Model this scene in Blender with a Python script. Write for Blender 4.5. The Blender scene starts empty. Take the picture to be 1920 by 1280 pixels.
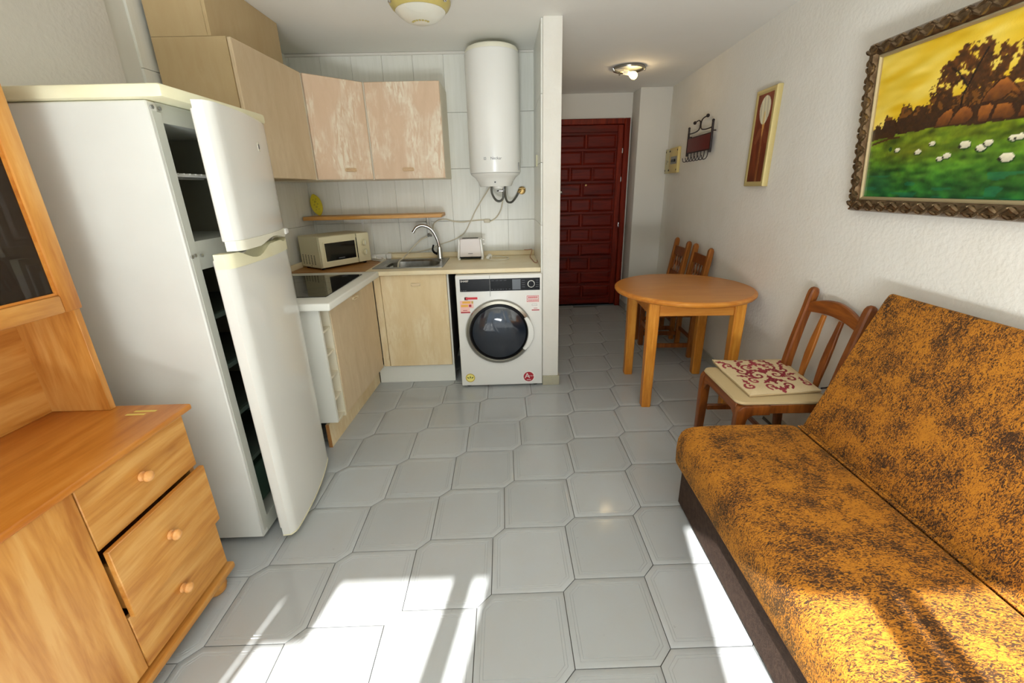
import bpy, bmesh, math, random
import numpy as np
from mathutils import Matrix, Vector, noise as mnoise
random.seed(7)
SC = bpy.context.scene
COL = SC.collection
rad = math.radians

# ---------------------------------------------------------------- camera
CAMZ = 1.4113
yaw, pitch, roll = rad(0.816), rad(18.995), rad(1.370)
F0 = Vector((math.sin(yaw) * math.cos(pitch), math.cos(yaw) * math.cos(pitch), -math.sin(pitch)))
R0 = Vector((math.cos(yaw), -math.sin(yaw), 0)); D0 = F0.cross(R0)
RR = math.cos(roll) * R0 + math.sin(roll) * D0
DD = -math.sin(roll) * R0 + math.cos(roll) * D0
cam = bpy.data.cameras.new('camera'); camo = bpy.data.objects.new('camera', cam); COL.objects.link(camo)
mw = Matrix.Identity(4)
for i in range(3):
    mw[i][0] = RR[i]; mw[i][1] = -DD[i]; mw[i][2] = -F0[i]
mw[2][3] = CAMZ
camo.matrix_world = mw
cam.sensor_fit = 'HORIZONTAL'; cam.sensor_width = 36
cam.lens = 789.23 / 1920 * 36
cam.shift_y = -(640 - 623.77) / 1920
cam.clip_start = 0.02
SC.camera = camo

# ---------------------------------------------------------------- light and exposure
vs = SC.view_settings
vs.view_transform = 'Standard'; vs.look = 'None'; vs.gamma = 1; vs.use_curve_mapping = False
vs.exposure = 0.47
w = bpy.data.worlds.new('sky'); SC.world = w; w.use_nodes = True
w.node_tree.nodes['Background'].inputs[0].default_value = (0.72, 0.86, 1.0, 1)
w.node_tree.nodes['Background'].inputs[1].default_value = 1.2
def light(name, typ, loc, energy, color=(1, 1, 1), rot=None, direction=None, **kw):
    l = bpy.data.lights.new(name, typ); l.energy = energy; l.color = color
    for k, v in kw.items(): setattr(l, k, v)
    o = bpy.data.objects.new(name, l); COL.objects.link(o); o.location = loc
    if direction is not None: o.rotation_euler = Vector(direction).to_track_quat('-Z', 'Y').to_euler()
    return o
light('sun', 'SUN', (-1, -4, 3), 15.0, (1.0, 0.985, 0.96), direction=(0.165, 0.84, -0.525), angle=rad(0.5))
light('upward_fill', 'AREA', (-0.15, -1.45, 0.34), 132, (0.95, 0.985, 0.985), direction=(0.30, 0.02, 1.0), shape='RECTANGLE', size=1.7, size_y=0.5)  # added fill lamp inside the room, aimed up to brighten ceiling and upper walls
SC.cycles.max_bounces = 10; SC.cycles.diffuse_bounces = 6
SC.cycles.sample_clamp_indirect = 10.0
SC.cycles.caustics_reflective = False; SC.cycles.caustics_refractive = False

# ---------------------------------------------------------------- materials
def lin(c):
    return tuple(((v / 255 + 0.055) / 1.055) ** 2.4 if v / 255 > 0.04045 else v / 255 / 12.92 for v in c)
def col4(c): return (*lin(c), 1)
class N:
    def __init__(s, name):
        s.m = bpy.data.materials.new(name); s.m.use_nodes = True
        s.t = s.m.node_tree; s.b = s.t.nodes['Principled BSDF']
    def n(s, typ, **kw):
        x = s.t.nodes.new(typ)
        for k, v in kw.items():
            if hasattr(x, k) and not isinstance(v, tuple) and k not in ('Scale',): setattr(x, k, v)
            else: x.inputs[k].default_value = v
        return x
    def l(s, a, b): s.t.links.new(a, b)
    def coord(s, scale=(1, 1, 1), kind='Object', rot=(0, 0, 0)):
        tc = s.t.nodes.new('ShaderNodeTexCoord'); mp = s.t.nodes.new('ShaderNodeMapping')
        mp.inputs['Scale'].default_value = scale; mp.inputs['Rotation'].default_value = rot
        s.l(tc.outputs[kind], mp.inputs[0]); return mp.outputs[0]
    def noise(s, vec, scale, detail=3, rough=0.55, dist=0.0):
        x = s.t.nodes.new('ShaderNodeTexNoise')
        x.inputs['Scale'].default_value = scale; x.inputs['Detail'].default_value = detail
        x.inputs['Roughness'].default_value = rough; x.inputs['Distortion'].default_value = dist
        s.l(vec, x.inputs['Vector']); return x.outputs[0]
    def ramp(s, fac, stops):
        x = s.t.nodes.new('ShaderNodeValToRGB'); e = x.color_ramp.elements
        while len(e) < len(stops): e.new(0.5)
        for q, (p, c) in zip(e, stops): q.position = p; q.color = col4(c) if len(c) == 3 else c
        s.l(fac, x.inputs[0]); return x.outputs[0]
    def math(s, op, a, b=0.5):
        x = s.t.nodes.new('ShaderNodeMath'); x.operation = op
        for i, v in enumerate((a, b)):
            if isinstance(v, (int, float)): x.inputs[i].default_value = v
            else: s.l(v, x.inputs[i])
        return x.outputs[0]
    def mix(s, fac, a, b):
        x = s.t.nodes.new('ShaderNodeMix'); x.data_type = 'RGBA'
        if isinstance(fac, (int, float)): x.inputs[0].default_value = fac
        else: s.l(fac, x.inputs[0])
        for i, v in ((6, a), (7, b)):
            if isinstance(v, tuple): x.inputs[i].default_value = col4(v)
            else: s.l(v, x.inputs[i])
        return x.outputs[2]
    def base(s, v):
        if isinstance(v, tuple): s.b.inputs['Base Color'].default_value = col4(v)
        else: s.l(v, s.b.inputs['Base Color'])
    def bump(s, h, strength=0.3, dist=0.002):
        x = s.t.nodes.new('ShaderNodeBump'); x.inputs['Strength'].default_value = strength; x.inputs['Distance'].default_value = dist
        s.l(h, x.inputs['Height']); s.l(x.outputs[0], s.b.inputs['Normal'])
    def set(s, rough=0.5, metal=0.0, spec=0.5, **kw):
        s.b.inputs['Roughness'].default_value = rough; s.b.inputs['Metallic'].default_value = metal
        s.b.inputs['Specular IOR Level'].default_value = spec
        for k, v in kw.items(): s.b.inputs[k].default_value = v
        return s
def M(name, c, rough=0.5, metal=0, spec=0.5, var=None, bump=None, **kw):
    n = N(name); n.set(rough, metal, spec, **kw)
    if var:
        sc, c2 = var; f = n.noise(n.coord(), sc, 4)
        n.base(n.mix(n.ramp(f, [(0.35, (0, 0, 0)), (0.65, (255, 255, 255))]), c, c2))
    else: n.base(c)
    if bump: n.bump(n.noise(n.coord(), bump[0], 4), bump[1], bump[2])
    return n.m
def wood(name, stops, axis='z', k=1.0, rough=0.4, spec=0.5, knots=None):
    n = N(name); n.set(rough, 0, spec)
    a = 1.1 * k; c = 11 * k
    sc = {'x': (a, c, c), 'y': (c, a, c), 'z': (c, c, a)}[axis]
    v = n.coord(sc)
    f1 = n.noise(v, 1.0, 4, 0.55, 1.3); f2 = n.noise(v, 5.0, 3, 0.6, 0.4)
    f = n.math('ADD', n.math('MULTIPLY', f1, 0.66), n.math('MULTIPLY', f2, 0.34))
    q_ = {0.25: .36, .3: .38, .5: .5, .7: .60, .75: .62}
    c_ = n.ramp(f, [(q_[p], c) for p, c in stops])
    if knots:
        sk = {'x': (3, 7, 7), 'y': (7, 3, 7), 'z': (7, 7, 3)}[axis]
        vo = n.t.nodes.new('ShaderNodeTexVoronoi'); vo.inputs['Scale'].default_value = 0.75
        n.l(n.coord(sk), vo.inputs['Vector'])
        kf = n.ramp(vo.outputs['Distance'], [(0.0, (255, 255, 255)), (0.07, (170, 170, 170)), (0.2, (0, 0, 0))])
        c_ = n.mix(n.math('MULTIPLY', kf, 0.55), c_, knots)
    n.base(c_); n.bump(f2, 0.12, 0.001)
    return n.m
def vcol(name, rough=0.5, spec=0.4, bump=None):
    n = N(name); n.set(rough, 0, spec)
    a = n.t.nodes.new('ShaderNodeVertexColor'); a.layer_name = 'paint'
    n.base(a.outputs[0])
    if bump: n.bump(n.noise(n.coord(), bump[0], 4), bump[1], bump[2])
    return n.m

def tile_mat():
    n = N('floor_tile_glaze'); n.set(0.3, 0, 0.45)
    oi = n.t.nodes.new('ShaderNodeObjectInfo')
    a = n.mix(oi.outputs['Random'], (174, 178, 180), (165, 169, 170))
    g = n.t.nodes.new('ShaderNodeNewGeometry')
    f = n.noise(g.outputs['Position'], 7.0, 5, 0.6)
    a = n.mix(n.ramp(f, [(0.42, (0, 0, 0)), (0.75, (140, 140, 140))]), a, (168, 164, 154))
    f2 = n.noise(g.outputs['Position'], 38.0, 2, 0.5)
    a = n.mix(n.ramp(f2, [(0.73, (0, 0, 0)), (0.78, (120, 120, 120))]), a, (110, 106, 98))
    n.base(a)
    n.l(n.ramp(f, [(0.3, (75, 75, 75)), (0.7, (115, 115, 115))]), n.b.inputs['Roughness'])
    return n.m
def stucco(name, c, c2, scale=55, strength=0.5):
    n = N(name); n.set(0.85, 0, 0.25)
    v = n.coord()
    n.base(n.mix(n.ramp(n.noise(v, 1.6, 5, 0.6), [(0.4, (0, 0, 0)), (0.75, (200, 200, 200))]), c, c2))
    h = n.math('ADD', n.math('MULTIPLY', n.noise(v, scale, 3, 0.55), 0.7), n.math('MULTIPLY', n.noise(v, scale * 0.35, 2), 0.3))
    n.bump(h, strength, 0.006)
    return n.m
def worn(name, c1, c2, pale, amount=0.5, gscale=(6, 6, 1.5)):
    n = N(name); n.set(0.55, 0, 0.35)
    f = n.noise(n.coord(gscale), 2.2, 5, 0.6, 0.6)
    a = n.mix(n.ramp(f, [(0.35, (0, 0, 0)), (0.7, (255, 255, 255))]), c1, c2)
    p = n.math('MULTIPLY', n.ramp(n.noise(n.coord((5.0, 5.0, 2.6)), 1.3, 4, 0.6, 0.4), [(0.47, (0, 0, 0)), (0.64, (255, 255, 255))]),
               n.ramp(n.noise(n.coord((34, 34, 7.0)), 1.4, 4, 0.65, 0.8), [(0.40, (0, 0, 0)), (0.56, (255, 255, 255))]))
    n.base(n.mix(n.math('MULTIPLY', p, amount), a, pale))
    return n.m
def sofa_fabric():
    n = N('mustard_fabric'); n.set(0.95, 0, 0.12)
    patch = n.noise(n.coord(), 9.0, 3, 0.6)
    f = n.noise(n.coord((58, 150, 75)), 1.0, 2, 0.6, 2.2)
    f3 = n.noise(n.coord((95, 210, 120)), 1.0, 2, 0.5, 1.0)
    s = n.math('ADD', n.math('ADD', n.math('MULTIPLY', f, 0.75), n.math('MULTIPLY', f3, 0.25)), n.math('MULTIPLY', n.math('SUBTRACT', patch, 0.5), 0.42))
    c = n.ramp(s, [(0.41, (190, 125, 42)), (0.48, (166, 105, 38)), (0.54, (98, 66, 38)), (0.60, (58, 42, 32))])
    n.base(c)
    n.b.inputs['Sheen Weight'].default_value = 0.15; n.b.inputs['Sheen Tint'].default_value = col4((230, 180, 100))
    n.bump(n.math('ADD', f, n.noise(n.coord(), 260, 2)), 0.3, 0.003)
    return n.m

m_tile = tile_mat()
m_grout = M('grout', (92, 88, 82), 0.9)
m_wall = stucco('white_stucco', (229, 227, 220), (212, 206, 192))
m_wallL = stucco('grey_white_stucco', (214, 211, 204), (207, 203, 195), 45, 0.6)
m_ceil = stucco('ceiling_paint', (232, 231, 225), (226, 224, 217), 120, 0.15)
m_plain = M('smooth_plaster', (216, 213, 205), 0.8, spec=0.2)
def wtile():
    n = N('ceramic_wall_tile'); n.set(0.28, 0, 0.45)
    f = n.noise(n.coord((16, 16, 1.2)), 2.0, 4, 0.6)
    n.base(n.ramp(f, [(0.3, (218, 218, 209)), (0.5, (224, 224, 216)), (0.7, (228, 228, 221))]))
    return n.m
m_wtile = wtile()
m_wgrout = M('wall_grout', (208, 207, 199), 0.9)
m_skirt = M('skirting_tile', (176, 172, 148), 0.4, var=(8, (160, 156, 140)))
m_skirt2 = M('grey_skirting_tile', (176, 176, 168), 0.4)
PINE = [(0.25, (166, 104, 40)), (0.5, (195, 137, 64)), (0.75, (209, 158, 88))]
m_pz = wood('pine_upright_grain', PINE, 'z', 1.0, 0.38, knots=(128, 66, 20))
m_py = wood('pine_level_grain', PINE, 'y', 1.0, 0.38, knots=(128, 66, 20))
m_ptop = wood('pine_top', [(0.25, (166, 96, 28)), (0.5, (186, 116, 42)), (0.75, (198, 132, 58))], 'y', 1.0, 0.3, knots=(96, 44, 12))
m_pedge = M('pine_edge', (196, 128, 74), 0.4)
m_knob = wood('pale_turned_wood', [(0.3, (214, 150, 82)), (0.7, (228, 172, 108))], 'x', 2, 0.3)
m_table = wood('honey_wood', [(0.25, (190, 112, 34)), (0.5, (206, 130, 46)), (0.75, (218, 148, 62))], 'x', 1.2, 0.35)
m_tleg = wood('honey_wood_leg', [(0.25, (186, 110, 30)), (0.5, (208, 134, 44)), (0.75, (224, 156, 62))], 'z', 1.6, 0.35)
m_ttop = wood('table_top_laminate', [(0.25, (184, 118, 48)), (0.5, (192, 126, 54)), (0.75, (198, 134, 60))], 'x', 1.0, 0.3)
m_cwood = wood('brown_chair_wood', [(0.25, (98, 48, 16)), (0.5, (124, 66, 22)), (0.75, (144, 82, 30))], 'z', 1.6, 0.32)
m_cwoody = wood('brown_chair_wood_level', [(0.25, (102, 50, 16)), (0.5, (128, 68, 22)), (0.75, (148, 84, 30))], 'y', 1.6, 0.32)
m_cwood2 = wood('orange_chair_wood', [(0.25, (132, 74, 22)), (0.5, (156, 92, 30)), (0.75, (172, 106, 40))], 'z', 1.6, 0.35)
m_rush = M('woven_rush', (190, 150, 90), 0.8, bump=(200, 0.4, 0.002))
m_door = wood('mahogany_door', [(0.25, (70, 13, 4)), (0.5, (96, 20, 6)), (0.75, (114, 28, 9))], 'x', 1.3, 0.4, 0.2)
m_doorz = wood('mahogany_frame', [(0.25, (84, 19, 6)), (0.5, (112, 30, 10)), (0.75, (130, 40, 16))], 'z', 1.3, 0.4, 0.2)
m_white = M('white_enamel', (232, 232, 228), 0.25, spec=0.5)
m_fridge = M('fridge_enamel', (212, 213, 207), 0.32, var=(3, (206, 207, 201)), bump=(140, 0.05, 0.001))
m_fdoor = M('fridge_door_gloss', (216, 216, 210), 0.14, spec=0.55)
m_cream = M('yellowed_plastic', (230, 227, 196), 0.4, var=(6, (226, 221, 186)))
m_creamw = M('white_trim_plastic', (228, 226, 208), 0.35)
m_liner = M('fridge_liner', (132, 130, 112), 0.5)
m_green = M('green_tinted_plastic', (70, 100, 84), 0.25, **{'Alpha': 0.75})
m_grey = M('grey_plastic', (128, 128, 124), 0.4)
m_gask = M('door_gasket', (214, 212, 206), 0.6)
m_black = M('black_plastic', (11, 11, 13), 0.25, spec=0.14)
m_blackg = M('black_ceramic_glass', (14, 13, 12), 0.06, spec=0.6)
m_dark = M('dark_gap', (24, 22, 20), 0.7)
m_chrome = M('chrome', (205, 205, 205), 0.12, 1.0)
m_steel = M('brushed_steel', (156, 154, 148), 0.32, 1.0, var=(30, (138, 136, 130)))
m_silver = M('silver_ring', (168, 166, 158), 0.25, 0.9)
m_hose = M('braided_hose', (104, 104, 98), 0.4, 0.6, bump=(700, 0.6, 0.002))
m_brass = M('old_brass', (176, 146, 92), 0.35, 0.8)
m_iron = M('wrought_iron', (38, 26, 24), 0.5, 0.3)
m_redwood = M('dark_red_board', (92, 14, 8), 0.35)
m_cable = M('beige_cable', (206, 198, 176), 0.5)
m_wcable = M('white_cable', (222, 218, 204), 0.45)
m_worn = worn('worn_beige_front', (204, 176, 148), (213, 187, 160), (228, 220, 200), 0.85)
m_worn2 = worn('beige_front', (202, 180, 146), (212, 192, 160), (222, 206, 176), 0.35)
m_wornb = worn('straw_base_front', (216, 192, 148), (226, 206, 166), (236, 224, 194), 0.5)
m_box = worn('tan_box_board', (182, 158, 118), (188, 166, 126), (196, 176, 140), 0.2)
m_carc = M('cream_melamine', (222, 214, 192), 0.5)
m_carcw = M('white_melamine', (224, 224, 216), 0.45)
m_raw = wood('raw_board_edge', [(0.3, (150, 100, 50)), (0.7, (182, 130, 74))], 'z', 3, 0.7)
m_ctop = M('cream_worktop', (222, 204, 164), 0.35, var=(5, (232, 220, 188)))
m_cbrown = wood('brown_worktop_patch', [(0.3, (146, 96, 40)), (0.7, (180, 130, 66))], 'x', 1.5, 0.4)
m_shelf = wood('shelf_wood', [(0.3, (186, 132, 62)), (0.7, (210, 160, 90))], 'x', 1.5, 0.45)
m_micro = M('aged_ivory_plastic', (208, 200, 166), 0.4)
m_microl = M('aged_ivory_panel', (218, 210, 176), 0.35)
m_toast = M('white_toaster', (222, 214, 212), 0.35)
m_lemon = M('lemon_yellow', (206, 190, 44), 0.45)
m_lemond = M('lemon_dark', (172, 158, 44), 0.6)
m_sofa = sofa_fabric()
m_velvet = M('dark_brown_velvet', (58, 44, 36), 0.9, spec=0.2, var=(60, (72, 56, 46)), bump=(160, 0.4, 0.003))
m_pad = M('beige_seat_pad', (190, 168, 126), 0.8, bump=(300, 0.2, 0.001))
m_gold = M('pale_gold_frame', (196, 178, 120), 0.45, 0.25, bump=(60, 0.4, 0.003))
m_bronze = M('silvered_bronze', (132, 110, 82), 0.26, 0.75, var=(40, (88, 68, 46)))
m_bronzel = M('silver_slip', (186, 170, 132), 0.3, 0.6)
m_fuse = M('beige_fuse_cover', (206, 184, 116), 0.5)
m_fusel = M('pale_fuse_side', (200, 192, 150), 0.5)
m_red = M('sticker_red', (206, 50, 60), 0.5)
m_orange = M('sticker_orange', (236, 176, 70), 0.5)
m_goldst = M('sticker_gold', (196, 168, 66), 0.4)
m_yel = M('sticker_yellow', (238, 228, 130), 0.5)
m_wst = M('sticker_white', (238, 234, 230), 0.5)
m_pink = M('sticker_pink', (240, 190, 180), 0.5)
m_olive = M('sticker_olive', (104, 108, 40), 0.5)
m_maroon = M('sticker_maroon', (168, 24, 44), 0.5)
m_ink = M('grey_ink', (96, 98, 104), 0.5)
m_tape = M('yellow_tape', (214, 190, 96), 0.5)
m_wmdoor = M('smoked_door_glass', (34, 40, 50), 0.06, spec=0.7)
m_shade = M('frosted_shade', (232, 230, 216), 0.4, **{'Transmission Weight': 0.25})
m_shader = M('amber_rim_glass', (190, 174, 104), 0.3)
def emis(name, c, s):
    n = N(name); n.base(c); n.b.inputs['Emission Color'].default_value = col4(c); n.b.inputs['Emission Strength'].default_value = s
    return n.m
m_bulb = emis('lit_bulb', (255, 226, 150), 8)
def glass(name, tint, rough=0.02, mixf=0.58):
    n = N(name); n.set(rough, 0, 0.6); n.base(tint)
    tr = n.t.nodes.new('ShaderNodeBsdfTransparent'); tr.inputs[0].default_value = col4((205, 196, 180))
    mx = n.t.nodes.new('ShaderNodeMixShader'); mx.inputs[0].default_value = mixf
    out = n.t.nodes['Material Output']
    n.l(n.b.outputs[0], mx.inputs[1]); n.l(tr.outputs[0], mx.inputs[2]); n.l(mx.outputs[0], out.inputs[0])
    return n.m
m_glass = glass('cabinet_glass', (60, 56, 50))
m_glassp = glass('shelf_glass', (120, 140, 130), mixf=0.6)

# ---------------------------------------------------------------- mesh helpers
class B:
    def __init__(s): s.bm = bmesh.new()
    def _fin(s, verts, mat=None, bev=0, seg=1):
        if mat is not None:
            for v in verts: v.co = mat @ v.co
        if bev:
            vs_ = set(verts)
            ed = [e for e in s.bm.edges if e.verts[0] in vs_ and e.verts[1] in vs_ and len(e.link_faces) == 2 and e.calc_face_angle(0) > 0.5]
            bmesh.ops.bevel(s.bm, geom=ed, offset=bev, segments=seg, affect='EDGES', profile=0.5, clamp_overlap=True)
        return s
    def box(s, x0, x1, y0, y1, z0, z1, bev=0, seg=1, mat=None):
        return s.prism([(x0, y0), (x1, y0), (x1, y1), (x0, y1)], z0, z1, 'z', bev, seg, mat)
    def prism(s, pts, lo, hi, axis='z', bev=0, seg=1, mat=None):
        f = {'z': lambda a, b, h: (a, b, h), 'x': lambda a, b, h: (h, a, b), 'y': lambda a, b, h: (a, h, b)}[axis]
        lov = [s.bm.verts.new(f(a, b, lo)) for a, b in pts]; hiv = [s.bm.verts.new(f(a, b, hi)) for a, b in pts]
        n = len(pts); fs = [s.bm.faces.new(lov), s.bm.faces.new(hiv)]
        for i in range(n): fs.append(s.bm.faces.new((lov[i], lov[(i + 1) % n], hiv[(i + 1) % n], hiv[i])))
        bmesh.ops.recalc_face_normals(s.bm, faces=fs)
        return s._fin(lov + hiv, mat, bev, seg)
    def rings(s, rings, close=True, cap=True, mat=None):
        vv = [[s.bm.verts.new(p) for p in r] for r in rings]; fs = []
        n = len(rings[0])
        for a, b in zip(vv, vv[1:]):
            for i in range(n if close else n - 1):
                fs.append(s.bm.faces.new((a[i], a[(i + 1) % n], b[(i + 1) % n], b[i])))
        if cap: fs += [s.bm.faces.new(vv[0]), s.bm.faces.new(vv[-1])]
        bmesh.ops.recalc_face_normals(s.bm, faces=fs)
        return s._fin([v for r in vv for v in r], mat)
    def lathe(s, prof, n=24, mat=None, cap=True):
        prof = [(max(r, 1e-4), z) for r, z in prof]
        return s.rings([[(r * math.cos(2 * math.pi * k / n), r * math.sin(2 * math.pi * k / n), z) for k in range(n)] for r, z in prof], True, cap, mat)
    def cyl(s, p0, p1, r0, r1=None, n=14):
        p0, p1 = Vector(p0), Vector(p1); d = p1 - p0
        m = Matrix.Translation(p0) @ d.to_track_quat('Z', 'Y').to_matrix().to_4x4()
        return s.lathe([(r0, 0), (r0 if r1 is None else r1, d.length)], n, m)
    def ball(s, c, r, n=12, sc=(1, 1, 1), m=8):
        pr = [(r * math.sin(math.pi * k / m), -r * math.cos(math.pi * k / m)) for k in range(m + 1)]
        return s.lathe(pr, n, Matrix.Translation(c) @ Matrix.Diagonal((*sc, 1)))
    def tube(s, pts, r, n=8, sub=6, taper=None):
        P = [Vector(p) for p in pts]
        if sub > 1 and len(P) > 2:
            Q = []
            for i in range(len(P) - 1):
                a, b, c, d = P[max(i - 1, 0)], P[i], P[i + 1], P[min(i + 2, len(P) - 1)]
                for k in range(sub):
                    t = k / sub
                    Q.append(0.5 * ((2 * b) + (c - a) * t + (2 * a - 5 * b + 4 * c - d) * t * t + (3 * b - a - 3 * c + d) * t ** 3))
            Q.append(P[-1]); P = Q
        up = Vector((0.13, 0.31, 0.94)); rs = []
        for i, p in enumerate(P):
            t = (P[min(i + 1, len(P) - 1)] - P[max(i - 1, 0)]).normalized()
            a = up - t * up.dot(t)
            if a.length < 1e-3: a = Vector((1, 0, 0)) - t * t.x
            a.normalize(); up = a; b = t.cross(a)
            rr = r if taper is None else r * (1 + (taper - 1) * i / (len(P) - 1))
            rs.append([p + rr * (a * math.cos(2 * math.pi * k / n) + b * math.sin(2 * math.pi * k / n)) for k in range(n)])
        return s.rings(rs)
    def sweep(s, path, hw, hd, bev=0):
        # rectangular section along a path in the x-z plane; hw half width along y, hd half depth in the plane
        P = [Vector(p) for p in path]; rs = []
        for i, p in enumerate(P):
            t = (P[min(i + 1, len(P) - 1)] - P[max(i - 1, 0)]).normalized()
            nn = Vector((t.z, 0, -t.x)); a = hw[i] if isinstance(hw, (list, tuple)) else hw; d = hd[i] if isinstance(hd, (list, tuple)) else hd
            y = Vector((0, 1, 0)); q = min(a, d) * 0.35
            rs.append([p + y * (a - q) + nn * d, p + y * a + nn * (d - q), p + y * a - nn * (d - q), p + y * (a - q) - nn * d,
                       p - y * (a - q) - nn * d, p - y * a - nn * (d - q), p - y * a + nn * (d - q), p - y * (a - q) + nn * d])
        return s.rings(rs)
    def text(s, body, size, mat, align='CENTER', depth=0.0004):
        cu = bpy.data.curves.new('lettering', 'FONT'); cu.body = body; cu.size = size; cu.align_x = align; cu.align_y = 'CENTER'; cu.extrude = depth
        cu.resolution_u = 2
        ob = bpy.data.objects.new('lettering', cu); me = bpy.data.meshes.new_from_object(ob)
        me.transform(mat); s.bm.from_mesh(me)
        bpy.data.objects.remove(ob); bpy.data.curves.remove(cu); bpy.data.meshes.remove(me)
        return s
def rrect(x0, x1, y0, y1, r, z, n=6):
    out = []
    for cx, cy, a in ((x1 - r, y1 - r, 0), (x0 + r, y1 - r, 90), (x0 + r, y0 + r, 180), (x1 - r, y0 + r, 270)):
        for k in range(n + 1): out.append((cx + r * math.cos(rad(a + 90 * k / n)), cy + r * math.sin(rad(a + 90 * k / n)), z))
    return out
ROOTLOC = {}
def props(o, label=None, cat=None, group=None, kind=None):
    for k, v in (('label', label), ('category', cat), ('group', group), ('kind', kind)):
        if v: o[k] = v
    return o
def root_of(o):
    while o.parent is not None: o = o.parent
    return o
def mk(name, b, mat, parent=None, label=None, cat=None, group=None, kind=None, smooth=True, paint=None):
    bm = b.bm if isinstance(b, B) else b
    for e in bm.edges:
        if len(e.link_faces) != 2 or e.calc_face_angle(0) > 0.62: e.smooth = False
    if smooth:
        for f in bm.faces: f.smooth = True
    me = bpy.data.meshes.new(name); bm.to_mesh(me); bm.free()
    if parent is not None:
        off = ROOTLOC.get(root_of(parent).name)
        if off is not None: me.transform(Matrix.Translation(-off))
    elif parent is None and label is not None and kind is None:
        pass
    me.materials.append(mat)
    o = bpy.data.objects.new(name, me); COL.objects.link(o)
    if parent is not None: o.parent = parent
    return props(o, label, cat, group, kind)
def single(name, b, mat, loc, label, cat, group=None):
    # a thing that is one mesh, built in world coordinates, origin put at its base
    bmesh.ops.translate(b.bm, verts=b.bm.verts, vec=-Vector(loc))
    o = mk(name, b, mat, None, label, cat, group); o.location = loc
    return o
def thing(name, label, cat, loc=(0, 0, 0), rotz=0, group=None, world=True):
    o = bpy.data.objects.new(name, None); COL.objects.link(o); o.empty_display_size = 0.05
    o.location = loc; o.rotation_euler = (0, 0, rotz)
    if world: ROOTLOC[o.name] = Vector(loc)
    return props(o, label, cat, group)
def copy_tree(o, parent=None):
    c = o.copy(); COL.objects.link(c)
    if parent is not None: c.parent = parent
    for ch in list(o.children): copy_tree(ch, c)
    return c
def paint_grid(name, w_, h_, step, fn, mat, parent, M4):
    nx, ny = int(w_ / step) + 1, int(h_ / step) + 1
    u = np.linspace(0, w_, nx); v = np.linspace(0, h_, ny); U, V = np.meshgrid(u, v)
    rgb = np.clip(fn(U, V), 0, 255) / 255
    rgb = np.where(rgb > 0.04045, ((rgb + 0.055) / 1.055) ** 2.4, rgb / 12.92)
    co = [(a, b, 0) for a, b in zip(U.ravel(), V.ravel())]
    idx = np.arange(nx * ny).reshape(ny, nx)
    q = np.stack([idx[:-1, :-1], idx[:-1, 1:], idx[1:, 1:], idx[1:, :-1]], -1).reshape(-1, 4)
    me = bpy.data.meshes.new(name); me.from_pydata(co, [], q.tolist()); me.transform(M4)
    off = ROOTLOC.get(root_of(parent).name) if parent is not None else None
    if off is not None: me.transform(Matrix.Translation(-off))
    at = me.color_attributes.new('paint', 'FLOAT_COLOR', 'POINT')
    at.data.foreach_set('color', np.concatenate([rgb.reshape(-1, 3), np.ones((nx * ny, 1))], 1).ravel())
    me.materials.append(mat)
    o = bpy.data.objects.new(name, me); COL.objects.link(o); o.parent = parent
    return o
def vnoise(U, V, sx, sy, seed=0):
    # smooth value noise on a grid (numpy)
    r = np.random.RandomState(seed); g = r.rand(64, 64)
    x = U * sx; y = V * sy; xi = np.floor(x).astype(int); yi = np.floor(y).astype(int); fx = x - xi; fy = y - yi
    fx = fx * fx * (3 - 2 * fx); fy = fy * fy * (3 - 2 * fy)
    a = g[yi % 64, xi % 64]; b_ = g[yi % 64, (xi + 1) % 64]; c = g[(yi + 1) % 64, xi % 64]; d = g[(yi + 1) % 64, (xi + 1) % 64]
    return (a * (1 - fx) + b_ * fx) * (1 - fy) + (c * (1 - fx) + d * fx) * fy
def inpoly(U, V, poly):
    r = np.zeros(U.shape, bool); n = len(poly)
    for i in range(n):
        (x0, y0), (x1, y1) = poly[i], poly[(i + 1) % n]
        if y0 == y1: continue
        r ^= ((y0 > V) != (y1 > V)) & (U < (x1 - x0) * (V - y0) / (y1 - y0) + x0)
    return r
def dcurve(U, V, pts):
    d = np.full(U.shape, 9.0)
    for (x0, y0), (x1, y1) in zip(pts, pts[1:]):
        L2 = (x1 - x0) ** 2 + (y1 - y0) ** 2 + 1e-12
        t = np.clip(((U - x0) * (x1 - x0) + (V - y0) * (y1 - y0)) / L2, 0, 1)
        d = np.minimum(d, np.hypot(U - x0 - t * (x1 - x0), V - y0 - t * (y1 - y0)))
    return d
def S(name, b, mat, kind='structure', parent=None):
    return mk(name, b, mat, parent, kind=kind if parent is None else None)
XR = lambda y: 1.512 + 0.0517 * y           # right wall face
XL = lambda y: -1.665 + 0.047 * y           # left wall face
YB, CZ = 3.515, 2.344                       # kitchen back face, ceiling height

# ================================================================ SETTING
S('ceiling', B().box(-1.9, 1.95, -1.75, 5.35, CZ, CZ + 0.1), m_ceil)
flo = S('floor', B().box(-1.9, 1.95, -1.75, 5.35, -0.14, -0.006), m_grout)
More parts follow.
